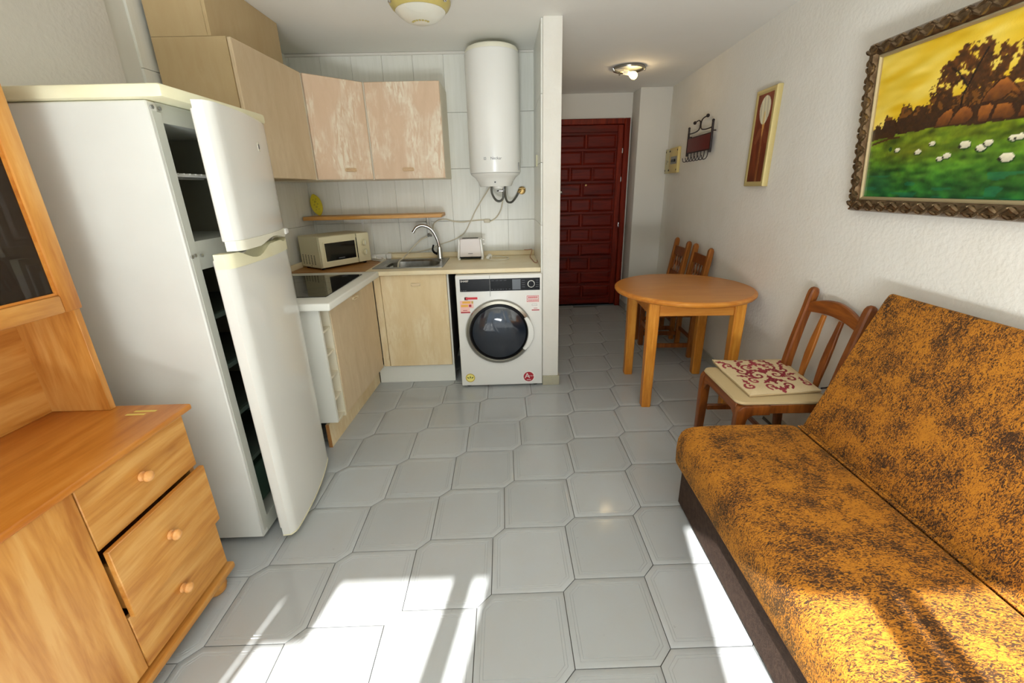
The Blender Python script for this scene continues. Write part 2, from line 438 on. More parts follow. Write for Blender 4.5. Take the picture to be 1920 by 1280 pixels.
# hexagonal-looking floor tiles: squares with two cut corners, staggered both ways
TS, TC = 0.316, 0.1597 * 0.316
def tile_mesh():
    g = 0.0014
    def ring(d, z):
        s_, c = TS, TC
        p = [Vector((0, 0)), Vector((s_ - c, 0)), Vector((s_, c)), Vector((s_, s_)), Vector((c, s_)), Vector((0, s_ - c))]
        out = []
        for i in range(6):
            a, q, e = p[i - 1], p[i], p[(i + 1) % 6]
            d1 = (q - a).normalized(); d2 = (e - q).normalized()
            n1 = Vector((-d1.y, d1.x)); n2 = Vector((-d2.y, d2.x))
            k = d / (1 + n1.dot(n2)); x = q + (n1 + n2) * k
            out.append((x.x, x.y, z))
        return out
    b = B()
    b.rings([ring(g, -0.009), ring(g, -0.0005), ring(g + 0.0008, 0), ring(0.0200, 0), ring(0.0209, -0.0011), ring(0.0218, 0),
             ring(0.0300, 0), ring(0.0308, -0.0010), ring(0.0316, 0)], True, True)
    return b
proto_tile = None; ci = 0
for j in range(-12, 18):
    for i in range(-9, 9):
        x = (i * TS + j * TC) - 0.2602 * 0.316; y = (i * TC + j * TS) + 3.6502 * 0.316
        cx, cy = x + TS / 2, y + TS / 2
        if cy < -1.62 or cy > 5.12 or cx < XL(cy) - 0.05 or cx > XR(cy) + 0.1: continue
        if cx < 0.22 and cy > 3.62: continue
        if proto_tile is None:
            t = mk('floor_tile', tile_mesh(), m_tile, flo); proto_tile = t
        else:
            t = proto_tile.copy(); COL.objects.link(t)
        t.location = (x, y, 0)

b = B().prism([(XR(-1.6), -1.6), (XR(5.3), 5.3), (XR(5.3) + .14, 5.3), (XR(-1.6) + .14, -1.6)], -0.005, CZ)
S('wall_right', b, m_wall)
wl = S('wall_left', B().prism([(XL(-1.6), -1.6), (XL(-1.6) - .14, -1.6), (XL(2.06) - .14, 2.06), (XL(2.06), 2.06)], -0.005, CZ, bev=0.008, seg=2), m_wallL)
wk = S('wall_left_kitchen', B().prism([(XL(2.06) - .03, 2.062), (XL(2.06) - .16, 2.062), (XL(3.7) - .16, 3.7), (XL(3.7) - .03, 3.7)], -0.005, CZ), m_wgrout)
wb = S('wall_back', B().box(-1.72, 0.262, YB + 0.012, YB + 0.14, -0.005, CZ), m_wgrout)
# glazed wall tiles, each a part of its wall
TW, TH = 0.2205, 0.3915
def wtile_mesh(w_, h_):
    return B().box(0.0006, w_ - 0.0006, 0, 0.0118, 0.0011, h_ - 0.0011, bev=0.0009)
full = None
zs = [CZ - TH * k for k in range(1, 7)]
for k in range(9):
    for z in zs:
        x0 = 0.2615 - TW * (k + 1)
        if z < -0.02:
            if z + TH < 0.05: continue
        t = None
        if full is None:
            full = mk('wall_tile', wtile_mesh(TW, TH), m_wtile, wb); t = full
        else:
            t = full.copy(); COL.objects.link(t); t.parent = wb
        t.location = (x0, YB, z)
lt = None
ang = math.atan(0.047)
for k in range(7):
    for z in zs:
        if z + TH < 0.05: continue
        y1 = YB - TW * k / math.cos(0) - 0.002; y0 = y1 - TW
        if y0 < 2.03: continue
        if lt is None:
            lt = mk('wall_tile', wtile_mesh(TW, TH), m_wtile, wk); t = lt
        else:
            t = lt.copy(); COL.objects.link(t); t.parent = wk
        # local x runs along -y of the room, local y points into the wall
        t.rotation_euler = (0, 0, rad(90) - ang)
        t.location = (XL(y0) - 0.02 + 0.001, y0, z)
wp = S('wall_partition', B().box(0.263, 0.378, 2.88, 5.3, -0.005, CZ, bev=0.004, seg=2), m_wall)
pt = None
for k in range(3):
    for z in zs:
        if z + TH < 0.05: continue
        y0 = 2.905 + 0.2035 * k
        if pt is None:
            pt = mk('wall_tile', wtile_mesh(0.2035, TH), m_wtile, wp); t = pt
        else:
            t = pt.copy(); COL.objects.link(t); t.parent = wp
        t.rotation_euler = (0, 0, rad(-90)); t.location = (0.2522, y0 + 0.2035, z)
b = B().box(0.376, 0.52, 5.06, 5.2, -0.005, CZ); b.box(0.52, 1.432, 5.06, 5.2, 2.10, CZ)
b.box(1.41, 1.9, 5.07, 5.2, -0.005, CZ)
S('wall_hall', b, m_plain)
S('wall_column', B().box(1.432, XR(4.8) + .02, 4.80, 5.07, -0.005, CZ, bev=0.006, seg=2), m_plain)
# unseen wall behind the camera, its openings shaped to throw the sun patches
openings = [(-1.404, -1.386, 1.76), (-1.369, -1.223, 1.66), (-1.223, -0.784, 1.80), (-0.718, -0.651, 1.80), (-0.640, 0.130, 1.46), (0.143, 0.428, 1.93), (0.491, 0.511, 1.93), (0.551, 0.98, 1.93)]  # low wide opening added to sunlight more unseen floor and lift the bounce
b = B(); xs = -1.80
YW0, YW1 = -1.66, -1.60
for x0, x1, zt in openings:
    if x0 - xs > 1e-4: b.box(xs, x0, YW0, YW1, -0.005, CZ)
    b.box(x0, x1, YW0, YW1, zt, CZ); xs = x1
b.box(xs, 1.7, YW0, YW1, -0.005, CZ)
S('wall_window', b, m_plain)
# skirting
dx = lambda y, d: XR(y) - d
S('baseboard_right', B().prism([(dx(-1.5, .0), -1.5), (dx(4.79, .0), 4.79), (dx(4.79, .01), 4.79), (dx(-1.5, .01), -1.5)], 0.0, 0.075, bev=0.002), m_skirt2)
S('baseboard_column', B().box(1.421, 1.432, 4.80, 5.06, 0, 0.075, bev=0.002), m_skirt2)
b = B().box(1.421, 1.755, 4.788, 4.799, 0, 0.075, bev=0.002)
S('baseboard_column', b, m_skirt2)
S('baseboard_partition', B().box(0.262, 0.388, 2.868, 2.880, 0, 0.075, bev=0.002), m_skirt)
S('baseboard_hall', B().box(0.378, 0.388, 2.882, 5.0, 0, 0.075, bev=0.002), m_skirt)
S('trim_1', B().box(-1.68, 0.262, YB - 0.016, YB - 0.0005, CZ - 0.018, CZ - 0.001, bev=0.003), m_plain)

# ---------------------------------------------------------------- entrance door
d1 = S('door_1', B().box(0.53, 1.352, 5.083, 5.13, 0.02, 2.04), m_door)
b = B().box(1.352, 1.409, 5.03, 5.14, 0, 2.098, bev=0.006); b.box(0.522, 1.352, 5.03, 5.14, 2.04, 2.098, bev=0.006)
b.box(1.395, 1.409, 5.02, 5.03, 0, 2.098, bev=0.003); b.box(0.500, 0.5295, 5.03, 5.14, 0, 2.04, bev=0.004)
mk('door_frame', b, m_doorz, d1)
b = B().box(0.53, 1.352, 5.085, 5.105, 0.0, 0.03)
mk('threshold', b, m_black, d1)
rows = 11; z0, zt = 0.10, 1.96; rh = (zt - z0) / rows; X0, X1 = 0.60, 1.285
mk('door_stile', B().box(X1 + 0.006, 1.352, 5.068, 5.09, 0.02, 2.04, bev=0.004), m_doorz, d1)
mk('door_stile', B().box(0.53, X0 - 0.006, 5.068, 5.09, 0.02, 2.04, bev=0.004), m_doorz, d1)
mk('door_rail', B().box(X0 - .006, X1 + .006, 5.068, 5.09, zt + 0.006, 2.04, bev=0.004), m_door, d1)
mk('door_rail', B().box(X0 - .006, X1 + .006, 5.068, 5.09, 0.03, z0 - 0.006, bev=0.004), m_door, d1)
for r in range(rows + 1):
    if 0 < r < rows: mk('door_rail', B().box(X0, X1, 5.072, 5.09, z0 + r * rh - 0.016, z0 + r * rh + 0.016, bev=0.004), m_door, d1)
    if r == rows: break
    cuts = [0, 0.25, 0.62, 1] if r % 2 == 0 else [0, 0.45, 1]
    if r in (0, rows - 1): cuts = [0, 0.5, 1]
    za, zb = z0 + r * rh + 0.017, z0 + (r + 1) * rh - 0.017
    for a, c in zip(cuts, cuts[1:]):
        xa, xb = X0 + (X1 - X0) * a + 0.010, X0 + (X1 - X0) * c - 0.010
        q = 0.018
        mk('door_panel', B().rings([[(xa, 5.085, za), (xb, 5.085, za), (xb, 5.085, zb), (xa, 5.085, zb)],
                                    [(xa, 5.0815, za), (xb, 5.0815, za), (xb, 5.0815, zb), (xa, 5.0815, zb)],
                                    [(xa + q, 5.0735, za + q), (xb - q, 5.0735, za + q), (xb - q, 5.0735, zb - q), (xa + q, 5.0735, zb - q)]]), m_door, d1, smooth=False)
    for c in cuts[1:-1]:
        xm = X0 + (X1 - X0) * c
        mk('door_muntin', B().box(xm - 0.008, xm + 0.008, 5.072, 5.09, za - 0.005, zb + 0.005, bev=0.003), m_doorz, d1)
mk('peephole', B().cyl((0.955, 5.075, 1.42), (0.955, 5.062, 1.42), 0.011, 0.009), m_brass, d1, label='brass peephole')
mk('door_knob', B().cyl((0.665, 5.068, 1.35), (0.665, 5.03, 1.35), 0.012).ball((0.665, 5.025, 1.35), 0.02), m_chrome, d1, label='pale door knob')
for z in (1.75, 1.45, 0.95):
    mk('hinge', B().cyl((1.349, 5.062, z), (1.349, 5.062, z + 0.05), 0.006), m_chrome, d1)

# ================================================================ FRIDGE
fr = thing('fridge_freezer', 'tall white fridge freezer with both doors ajar beside the pine dresser', 'fridge', (-1.33, 1.71, 0))
b = B(); X0, X1, Y0, Y1 = -1.555, -1.056, 1.435, 1.985
b.box(X0, X1, Y0, Y0 + .04, .03, 1.685, bev=.004); b.box(X0, X1, Y1 - .04, Y1, .03, 1.685, bev=.004)
b.box(X0, X0 + .05, Y0 + .04, Y1 - .04, .03, 1.685)
mk('cabinet', b, m_fridge, fr)
b = B(); b.box(X0 + .05, X1 - .002, Y0 + .04, Y1 - .04, 1.628, 1.685); b.box(X0 + .05, X1 - .002, Y0 + .04, Y1 - .04, 1.165, 1.262); b.box(X0 + .05, X1 - .002, Y0 + .04, Y1 - .04, .03, .10)
b.box(X1 - .012, X1 + .001, Y0 + .012, Y0 + .052, .05, 1.66, bev=.003)
mk('front_frame', b, M('fridge_front_frame', (186, 188, 178), 0.4), fr)
b = B(); b.box(X0 + .051, X0 + .06, Y0 + .04, Y1 - .04, .1, 1.628)
b.box(X0 + .05, X1 - .014, Y0 + .0405, Y0 + .046, .1, 1.628); b.box(X0 + .05, X1 - .014, Y1 - .046, Y1 - .0405, .1, 1.628)
mk('liner', b, m_liner, fr)
b = B().box(-1.575, -.992, 1.42, 2.0, 1.687, 1.727, bev=.012, seg=2)
mk('top_cover', b, m_cream, fr, label='yellowed plastic top cover')
for y in (1.49, 1.92):
    for x in (-1.09, -1.5): mk('foot', B().cyl((x, y, 0), (x, y, .032), .02), m_grey, fr)
b = B()
for x in np.linspace(-1.46, -1.08, 3): b.cyl((x, 1.485, 1.475), (x, 1.935, 1.475), .004, n=6)
for y in np.linspace(1.49, 1.93, 16): b.cyl((-1.49, y, 1.48), (-1.075, y, 1.48), .003, n=6)
mk('wire_shelf', b, m_gask, fr)
for z in (.36, .58, .78, .98): mk('glass_shelf', B().box(-1.49, -1.09, 1.484, 1.936, z, z + .008).box(-1.09, -1.075, 1.484, 1.936, z - .004, z + .014), m_glassp, fr)
b = B().box(-1.45, -1.10, 1.49, 1.93, .12, .30, bev=.006)
mk('crisper_drawer', b, m_green, fr, label='green tinted vegetable drawer')
for y, z in ((1.452, 1.215), (1.468, 1.217), (1.500, 1.213), (1.452, 1.668), (1.482, 1.668)):
    mk('hinge_bolt', B().cyl((-1.057, y, z), (-1.051, y, z), .006, n=10), m_chrome, fr)
def build_door(name, th, za, zb, trim):
    piv = Vector((-1.046, 1.99, 0)); wdt = .562
    Mx = Matrix.Translation(piv) @ Matrix.Rotation(th, 4, 'Z')
    def xo(t): return .046 + .022 * (1 - (2 * t - 1) ** 2) - .016 * max(0, (t - .94) / .06) ** 2 - .012 * max(0, (.05 - t) / .05) ** 2
    ts = [0, .012, .03, .05] + [k / 20 for k in range(2, 19)] + [.94, .96, .98, .99, 1.0]
    def loft(zlo, zhi, xi=0.0, grow=0.0):
        return B().rings([[(xi, -t * wdt, zlo(t)), (xo(t) + grow, -t * wdt, zlo(t)), (xo(t) + grow, -t * wdt, zhi(t)), (xi, -t * wdt, zhi(t))] for t in ts], True, True, Mx)
    bump_ = lambda t, c, w: max(0.0, 1 - ((t - c) / w) ** 2) ** 1.5
    if trim == 'top':
        d = mk(name, loft(lambda t: za + .006, lambda t: zb - .05), m_fdoor, fr)
        mk('handle_strip', loft(lambda t: zb - .0505, lambda t: zb - .034 * bump_(t, .68, .22) - .012 * bump_(t, .12, .1), 0, .002), m_cream, d, label='yellowed handle strip along the top edge')
        mk('bottom_strip', loft(lambda t: za, lambda t: za + .0055, 0, .002), m_cream, d)
    else:
        d = mk(name, loft(lambda t: za + .034, lambda t: zb), m_fdoor, fr)
        mk('handle_strip', loft(lambda t: za + .020 * bump_(t, .45, .3), lambda t: za + .0335, 0, .002), m_creamw, d)
        mk('hinge_cover', B().box(.03, .062, -.05, -.002, za + .006, za + .03, bev=.004, mat=Mx), m_white, d)
        mk('badge', B().box(xo(.40) - .001, xo(.40) + .002, -.40 * wdt - .012, -.40 * wdt + .012, zb - .117, zb - .086, bev=.001, mat=Mx), M('badge_grey', (206, 202, 186), 0.35), d, label='small silver square badge')
        mk('badge_mark', B().box(xo(.40) + .002, xo(.40) + .0026, -.40 * wdt - .007, -.40 * wdt + .007, zb - .110, zb - .093, mat=Mx), m_ink, d)
    g = B()
    for (ya, yb, zc, zd) in ((-wdt + .012, -wdt + .03, za + .03, zb - .02), (-.03, -.012, za + .03, zb - .02), (-wdt + .03, -.03, za + .03, za + .05), (-wdt + .03, -.03, zb - .04, zb - .02)):
        g.box(-.012, -.0002, ya, yb, zc, zd, bev=.003, mat=Mx)
    mk('gasket', g, m_gask, d)
    mk('inner_panel', B().box(-.022, -.0005, -wdt + .034, -.034, za + .055, zb - .045, bev=.008, mat=Mx), m_white, d)
    return d
fdz = build_door('freezer_door', rad(12.2), 1.231, 1.684, 'bottom')
fdl = build_door('fridge_door', rad(7.6), .035, 1.222, 'top')

# ================================================================ PINE DRESSER
dr = thing('pine_dresser', 'pine dresser with glass hutch and drawers, middle drawer slightly open', 'dresser', (-1.29, .70, 0))
YR, YL, XF, XBK = 1.255, .12, -1.100, -1.505
b = B(); b.box(XBK, XF, YR - .018, YR, .085, .73); b.box(XBK, XF, YL, YL + .018, .085, .73); b.box(XBK, XBK + .01, YL, YR, .085, .73)
b.box(XBK, XF, YL, YR, .085, .100); b.box(XBK, XF, .870, .886, .1, .73); b.box(XBK, XF, YL, YR, .712, .7305)
mk('carcass', b, m_pz, dr)
mk('top', B().box(XBK - .005, -1.066, YL - .02, YR + .03, .7315, .752, bev=.006, seg=3), m_ptop, dr)
mk('base_moulding', B().box(XBK, -1.068, YL - .012, YR + .012, .058, .0845, bev=.006, seg=2), m_py, dr)
for y in (YR - .05, YL + .05):
    for x in (-1.115, -1.46):
        mk('bun_foot', B().lathe([(.022, 0), (.034, .012), (.038, .03), (.032, .048), (.024, .058)], 18, Matrix.Translation((x, y, 0))), m_py, dr)
def knob(x, y, z, par):
    mt = Matrix.Translation((x, y, z)) @ Matrix.Rotation(rad(90), 4, 'Y')
    mk('knob', B().lathe([(.013, 0), (.0145, .003), (.008, .007), (.0075, .010), (.0145, .015), (.0165, .021), (.0145, .027), (.008, .031), (0, .032)], 16, mt), m_knob, par)
for za, zb, pull in ((.534, .728, 0), (.297, .529, .022), (.097, .292, 0)):
    d = mk('drawer', B().box(XF + .0005 + pull, -1.083 + pull, .8805, 1.2535, za, zb, bev=.002), m_py, dr)
    knob(-1.083 + pull, 1.055, (za + zb) / 2 + .005, d)
    if pull: mk('drawer_box', B().box(XF - .3, XF + pull, .893, .905, za + .02, zb - .06).box(XF - .3, XF + pull, 1.222, 1.234, za + .02, zb - .06).box(XF - .3, XF + pull, .905, 1.222, za + .02, za + .03), m_pz, d)
for ya, yb, ky in ((.5015, .8775, .545), (.123, .4985, .46)):
    d = mk('cupboard_door', B().box(XF + .0005, -1.083, ya, yb, .097, .728, bev=.002), m_pz, dr)
    knob(-1.083, ky, .5, d)
mk('tape_strip', B().box(-1.225, -1.165, 1.212, 1.222, .7522, .7526), m_tape, dr, label='piece of yellow tape on the top')
mk('tape_strip', B().box(-1.215, -1.145, 1.232, 1.243, .7522, .7526), m_tape, dr, label='piece of yellow tape on the top')
# hutch
mk('hutch_side', B().box(XBK, -1.303, 1.252, 1.272, .7525, 1.094, bev=.001), m_pz, dr)
mk('hutch_side', B().box(XBK, -1.303, YL, YL + .02, .7525, 1.094, bev=.001), m_pz, dr)
mk('hutch_back', B().box(XBK, XBK + .012, YL + .02, 1.252, .7525, 1.094), m_py, dr)
b = B(); b.box(XBK, -1.303, 1.252, 1.270, 1.095, 1.93); b.box(XBK, -1.303, YL, YL + .018, 1.095, 1.93); b.box(XBK, XBK + .01, YL + .018, 1.252, 1.113, 1.912)
b.box(XBK, -1.303, YL + .018, 1.252, 1.095, 1.113); b.box(XBK, -1.303, YL + .018, 1.252, 1.912, 1.93); b.box(XBK + .01, -1.32, YL + .018, 1.252, 1.50, 1.515)
b.box(XBK + .01, -1.303, .685, .70, 1.113, 1.912)
mk('hutch_cabinet', b, m_pz, dr)
mk('cornice', B().box(XBK, -1.265, YL - .02, 1.292, 1.931, 1.955, bev=.008, seg=2), m_py, dr)
for ya, yb in ((.694, 1.262), (.124, .690)):
    d = bpy.data.objects.new('glass_door', None); COL.objects.link(d); d.parent = dr
    mk('door_stile', B().box(-1.302, -1.281, ya, ya + .052, 1.097, 1.928, bev=.005, seg=2), m_pz, d)
    mk('door_stile', B().box(-1.302, -1.281, yb - .052, yb, 1.097, 1.928, bev=.005, seg=2), m_pz, d)
    mk('door_rail', B().box(-1.302, -1.281, ya + .0522, yb - .0522, 1.097, 1.148, bev=.005, seg=2), m_py, d)
    mk('door_rail', B().box(-1.302, -1.281, ya + .0522, yb - .0522, 1.876, 1.928, bev=.005, seg=2), m_py, d)
    mk('pane', B().box(-1.295, -1.292, ya + .0525, yb - .0525, 1.1485, 1.8755), m_glass, d)
    for y0_ in (ya + .0525, yb - .059): mk('bead', B().box(-1.2915, -1.287, y0_, y0_ + .0065, 1.149, 1.875), m_ptop, d)
    mk('bead', B().box(-1.2915, -1.287, ya + .0592, yb - .0592, 1.1488, 1.156), m_ptop, d)

# ================================================================ KITCHEN WALL CABINETS
FX = lambda y: -1.31 + .047 * y
def pull_bar(name, c, along, out, par, mat, wd=.078):
    # rounded rectangular cup handle: a frame standing off the door with a finger lip
    c = Vector(c); a = Vector(along).normalized(); o = Vector(out).normalized(); u = Vector((0, 0, 1))
    b = B()
    def ring(hw, hh, d, r=.008):
        return [tuple(c + a * x + u * z + o * d) for x, z, _ in rrect(-hw, hw, -hh, hh, r, 0, 3)]
    b.rings([ring(wd / 2, .0115, -.0005), ring(wd / 2, .0115, .010), ring(wd / 2 - .003, .0085, .013), ring(wd / 2 - .006, .0055, .011, .005), ring(wd / 2 - .008, .0045, .003, .004)])
    mk(name, b, mat, par)
m_hand = M('peach_plastic_handle', (206, 178, 142), 0.4)
m_handw = M('cream_plastic_handle', (224, 206, 172), 0.35)
wc = thing('wall_cabinet', 'beige wall cabinet on the left wall above the fridge, nearest the living room', 'cabinet', (-1.38, 2.56, 1.486))
mk('body', B().prism([(XL(2.25) + .004, 2.25), (FX(2.25) - .02, 2.25), (FX(2.872) - .02, 2.872), (XL(2.872) + .004, 2.872)], 1.486, 2.086), m_box, wc)
mk('door', B().prism([(FX(2.25) - .0185, 2.252), (FX(2.25), 2.252), (FX(2.872), 2.870), (FX(2.872) - .0185, 2.870)], 1.488, 2.084, bev=.003), m_worn2, wc)
cc = thing('corner_wall_cabinet', 'beige diagonal corner wall cabinet with worn door', 'cabinet', (-1.25, 3.2, 1.486))
A0, A1 = Vector((-1.172, 2.880)), Vector((-.890, 3.140)); dd = (A1 - A0).normalized(); nn = Vector((dd.y, -dd.x))
mk('body', B().prism([(XL(2.876) + .004, 2.877), (A0.x - .012, 2.877), (A0.x - nn.x * .019, A0.y - nn.y * .019), (A1.x - nn.x * .019, A1.y - nn.y * .019), (-.8875, 3.155), (-.8875, 3.512), (XL(3.512) + .004, 3.512)], 1.486, 2.086), m_carc, cc)
P = [A0 + dd * .004, A1 - dd * .002]; 
d = mk('door', B().prism([tuple(P[0]), tuple(P[1]), tuple(P[1] - nn * .018), tuple(P[0] - nn * .018)], 1.488, 2.084, bev=.003), m_worn, cc)
hc = A0 + dd * .225
pull_bar('handle', (hc.x, hc.y, 1.548), (dd.x, dd.y, 0), (nn.x, nn.y, 0), d, m_hand)
rc = thing('wall_cabinet', 'worn beige wall cabinet beside the water heater, whitish scuffs on its door', 'cabinet', (-.64, 3.33, 1.486))
mk('body', B().box(-.885, -.393, 3.159, 3.512, 1.486, 2.086, bev=.001), m_carc, rc)
d = mk('door', B().box(-.884, -.394, 3.14, 3.1585, 1.488, 2.084, bev=.003), m_worn, rc)
pull_bar('handle', (-.645, 3.14, 1.548), (1, 0, 0), (0, -1, 0), d, m_hand)
mk('top_batten', B().box(-.66, -.64, 3.3, 3.32, 2.086, 2.098), m_carc, rc)
bx = thing('boxed_in_duct', 'tan boxed-in duct between the wall cabinets and the ceiling', 'duct cover', (-1.4, 2.6, 2.087))
mk('side_board', B().box(XL(2.25) + .004, -1.3025, 2.25, 2.266, 2.0875, 2.343), m_box, bx)
mk('front_board', B().prism([(-1.302, 2.25), (-1.286, 2.25), (-1.281, 2.92), (-1.297, 2.92)], 2.0875, 2.343, bev=.001), m_box, bx)
mk('end_board', B().box(XL(2.92) + .004, -1.2975, 2.904, 2.92, 2.0875, 2.343), m_box, bx)

# ================================================================ BASE UNITS
DX = lambda y: -1.073 + .047 * y           # left run door face
hu = thing('hob_cabinet', 'beige base cabinet under the white hob top with open bottle rack at its end', 'cabinet', (-1.25, 2.55, 0))
mk('side_panel', B().box(-1.525, DX(2.13) - .002, 2.130, 2.147, .165, .8445, bev=.001), m_carcw, hu, label='white end panel')
mk('rack_panel', B().box(-1.40, DX(2.24) - .003, 2.238, 2.250, .15, .8445), m_carc, hu)
mk('rack_back', B().box(-1.41, -1.40, 2.147, 2.25, .15, .8445), m_carc, hu)
for k in range(6):
    z = .165 + k * .1335
    mk('bottle_shelf', B().box(-1.40, DX(2.19) - .004, 2.1475, 2.2375, z, z + .012), m_carc, hu)
b = B(); b.box(-1.525, DX(2.26) - .021, 2.2505, 2.262, .15, .8445); b.box(-1.525, DX(2.89) - .021, 2.94, 2.952, .15, .8445); b.box(-1.525, DX(2.3) - .021, 2.262, 2.94, .15, .162)
mk('body', b, m_carc, hu)
d = mk('door', B().prism([(DX(2.252) - .0185, 2.252), (DX(2.252), 2.252), (DX(2.952), 2.951), (DX(2.952) - .0185, 2.951)], .152, .838, bev=.003), m_worn2, hu)
pull_bar('handle', (DX(2.6), 2.6, .783), (.047, 1, 0), (1, -.047, 0), d, m_handw)
mk('plinth', B().prism([(-1.052, 2.136), (-1.034, 2.136), (-.992, 3.0), (-1.010, 3.0)], 0, .1495), m_wornb, hu)
mk('plinth_end', B().box(-1.053, -1.033, 2.1335, 2.1357, 0, .149), m_raw, hu, label='bare brown board edge of the plinth')
wt = single('hob_worktop', B().prism([(-1.53, 2.055), (-.882, 2.055), (-.872, 2.915), (-1.515, 2.922)], .8455, .886, bev=.008, seg=3), m_carcw, (-1.2, 2.48, .8455), 'white rounded worktop panel holding the black hob', 'worktop')
hb = thing('ceramic_hob', 'black ceramic glass hob set in the white worktop', 'hob', (-1.2, 2.5, .8865))
mk('glass', B().box(-1.44, -.948, 2.19, 2.80, .8865, .891, bev=.0015), m_blackg, hb)
m_zone = M('hob_zone_print', (34, 33, 32), 0.15)
def annulus(cx, cy, z, r, n=40, t=.003):
    b_ = B(); return b_.rings([[(cx + q * math.cos(2 * math.pi * k / n), cy + q * math.sin(2 * math.pi * k / n), z) for k in range(n)] for q in (r - t, r)], True, False)
for cx, cy, r in ((-1.06, 2.34, .07), (-1.30, 2.34, .09), (-1.06, 2.64, .09), (-1.30, 2.64, .07)):
    mk('cooking_zone', annulus(cx, cy, .8912, r), m_zone, hb)
su = thing('sink_cabinet', 'straw-coloured sink base cabinet with white plinth', 'cabinet', (-.65, 3.2, 0))
b = B(); b.box(-.884, -.872, 2.975, 3.50, .15, .8565); b.box(-.414, -.402, 2.975, 3.50, .15, .8565); b.box(-.872, -.414, 2.975, 3.50, .15, .162); b.box(-.872, -.414, 3.488, 3.5, .162, .8565)
mk('body', b, m_carcw, su)
d = mk('door', B().box(-.882, -.415, 2.955, 2.9745, .153, .846, bev=.003), m_wornb, su)
pull_bar('handle', (-.632, 2.955, .778), (1, 0, 0), (0, -1, 0), d, m_handw, .07)
mk('side_panel', B().box(-.4015, -.3985, 2.975, 3.50, .15, .8565), M('dark_brown_skin', (58, 52, 44), 0.6), su, label='dark outer side')  # thin dark brown skin over the cabinet's outer side
mk('filler_strip', B().box(-.932, -.885, 2.957, 2.9745, .153, .846, bev=.002), m_wornb, su)
mk('plinth', B().box(-.985, -.405, 2.998, 3.014, 0, .1495, bev=.001), m_carcw, su, label='white plinth board')
# worktop with sink cut-out
b = B(); Z0, Z1 = .857, .886
b.box(-.966, -.905, 2.925, 3.505, Z0, Z1); b.box(-.905, -.47, 2.905, 3.035, Z0, Z1); b.box(-.905, -.47, 3.395, 3.505, Z0, Z1); b.box(-.47, .2505, 2.905, 3.505, Z0, Z1)
wk2 = thing('worktop', 'cream wood-effect worktop along the back wall', 'worktop', (-.35, 3.2, .857))
bmesh.ops.remove_doubles(b.bm, verts=b.bm.verts, dist=1e-5)
mk('slab', b, m_ctop, wk2)
mk('front_edge', B().box(-.870, .2505, 2.896, 2.9048, Z0 - .001, Z1 + .0005, bev=.004, seg=2), m_ctop, wk2)
mk('corner_slab', B().prism([(-1.515, 2.9255), (-.967, 2.9255), (-.967, 3.505), (XL(3.5) - .0, 3.505)], Z0, Z1), m_cbrown, wk2, label='brown corner section of the worktop')
mk('upstand', B().box(-.966, .2505, 3.490, 3.5045, Z1 + .0003, .926, bev=.003), m_ctop, wk2)
mk('side_upstand', B().prism([(-1.5185, 2.93), (-1.505, 2.93), (-1.486, 3.489), (-1.4985, 3.489)], Z1 + .0003, .926), m_ctop, wk2)
# sink
sk = thing('inset_sink', 'stainless steel inset sink in the worktop', 'sink', (-.69, 3.21, .8865))
mk('bowl', B().rings([rrect(-.945, -.44, 3.0, 3.43, .012, .8866), rrect(-.944, -.441, 3.001, 3.429, .012, .890), rrect(-.915, -.475, 3.03, 3.40, .06, .8895), rrect(-.895, -.492, 3.048, 3.388, .09, .888),
                        rrect(-.884, -.503, 3.06, 3.376, .10, .876), rrect(-.874, -.515, 3.07, 3.366, .10, .76), rrect(-.84, -.55, 3.1, 3.336, .09, .742), rrect(-.72, -.67, 3.19, 3.24, .02, .740)], True, False), m_steel, sk)
mk('drain', B().lathe([(.034, 0), (.034, .003), (.02, .001), (0, .001)], 18, Matrix.Translation((-.695, 3.215, .741))), m_chrome, sk)
tp = thing('mixer_tap', 'chrome swan-neck mixer tap behind the sink', 'tap', (-.515, 3.41, .8905))
mk('spout', B().tube([(-.515, 3.41, .915), (-.517, 3.405, 1.0), (-.545, 3.395, 1.09), (-.585, 3.385, 1.135), (-.632, 3.375, 1.15), (-.675, 3.365, 1.135), (-.703, 3.36, 1.10)], .0135, 12, 6, taper=.85), m_chrome, tp)
mk('body', B().lathe([(.027, 0), (.026, .01), (.023, .02), (.023, .07), (.017, .09)], 18, Matrix.Translation((-.515, 3.41, .8905))), m_chrome, tp)
mk('lever', B().tube([(-.532, 3.405, .925), (-.556, 3.395, .94), (-.566, 3.39, .965), (-.556, 3.39, 1.0)], .0105, 8, 5, taper=.6), m_black, tp, label='dark lever handle')

# ================================================================ WASHING MACHINE
wm = thing('washing_machine', 'white front-loading washing machine with stickers between the sink cabinet and the partition', 'washing machine', (-.042, 3.14, 0))
WX0, WX1, WY = -.342, .258, 2.862
mk('body', B().box(WX0, WX1, WY, 3.44, .016, .85, bev=.008, seg=2), m_white, wm)
for x in (WX0 + .05, WX1 - .05):
    for y in (WY + .05, 3.39): mk('foot', B().cyl((x, y, 0), (x, y, .017), .022), m_black, wm)
pn = mk('control_panel', B().box(-.312, .242, WY - .003, WY + .001, .737, .823, bev=.001), m_black, wm)
mk('display', B().box(-.10, .05, WY - .0036, WY - .0031, .744, .816), M('display_black', (8, 8, 10), 0.12, spec=0.15), pn)
mk('display', B().box(.0505, .108, WY - .0036, WY - .0031, .744, .816), M('panel_grey', (66, 72, 78), 0.3), pn)
mk('dial', B().lathe([(.026, 0), (.026, .004), (.024, .006)], 26, Matrix.Translation((.181, WY - .003, .782)) @ Matrix.Rotation(rad(90), 4, 'X')), m_silver, pn)
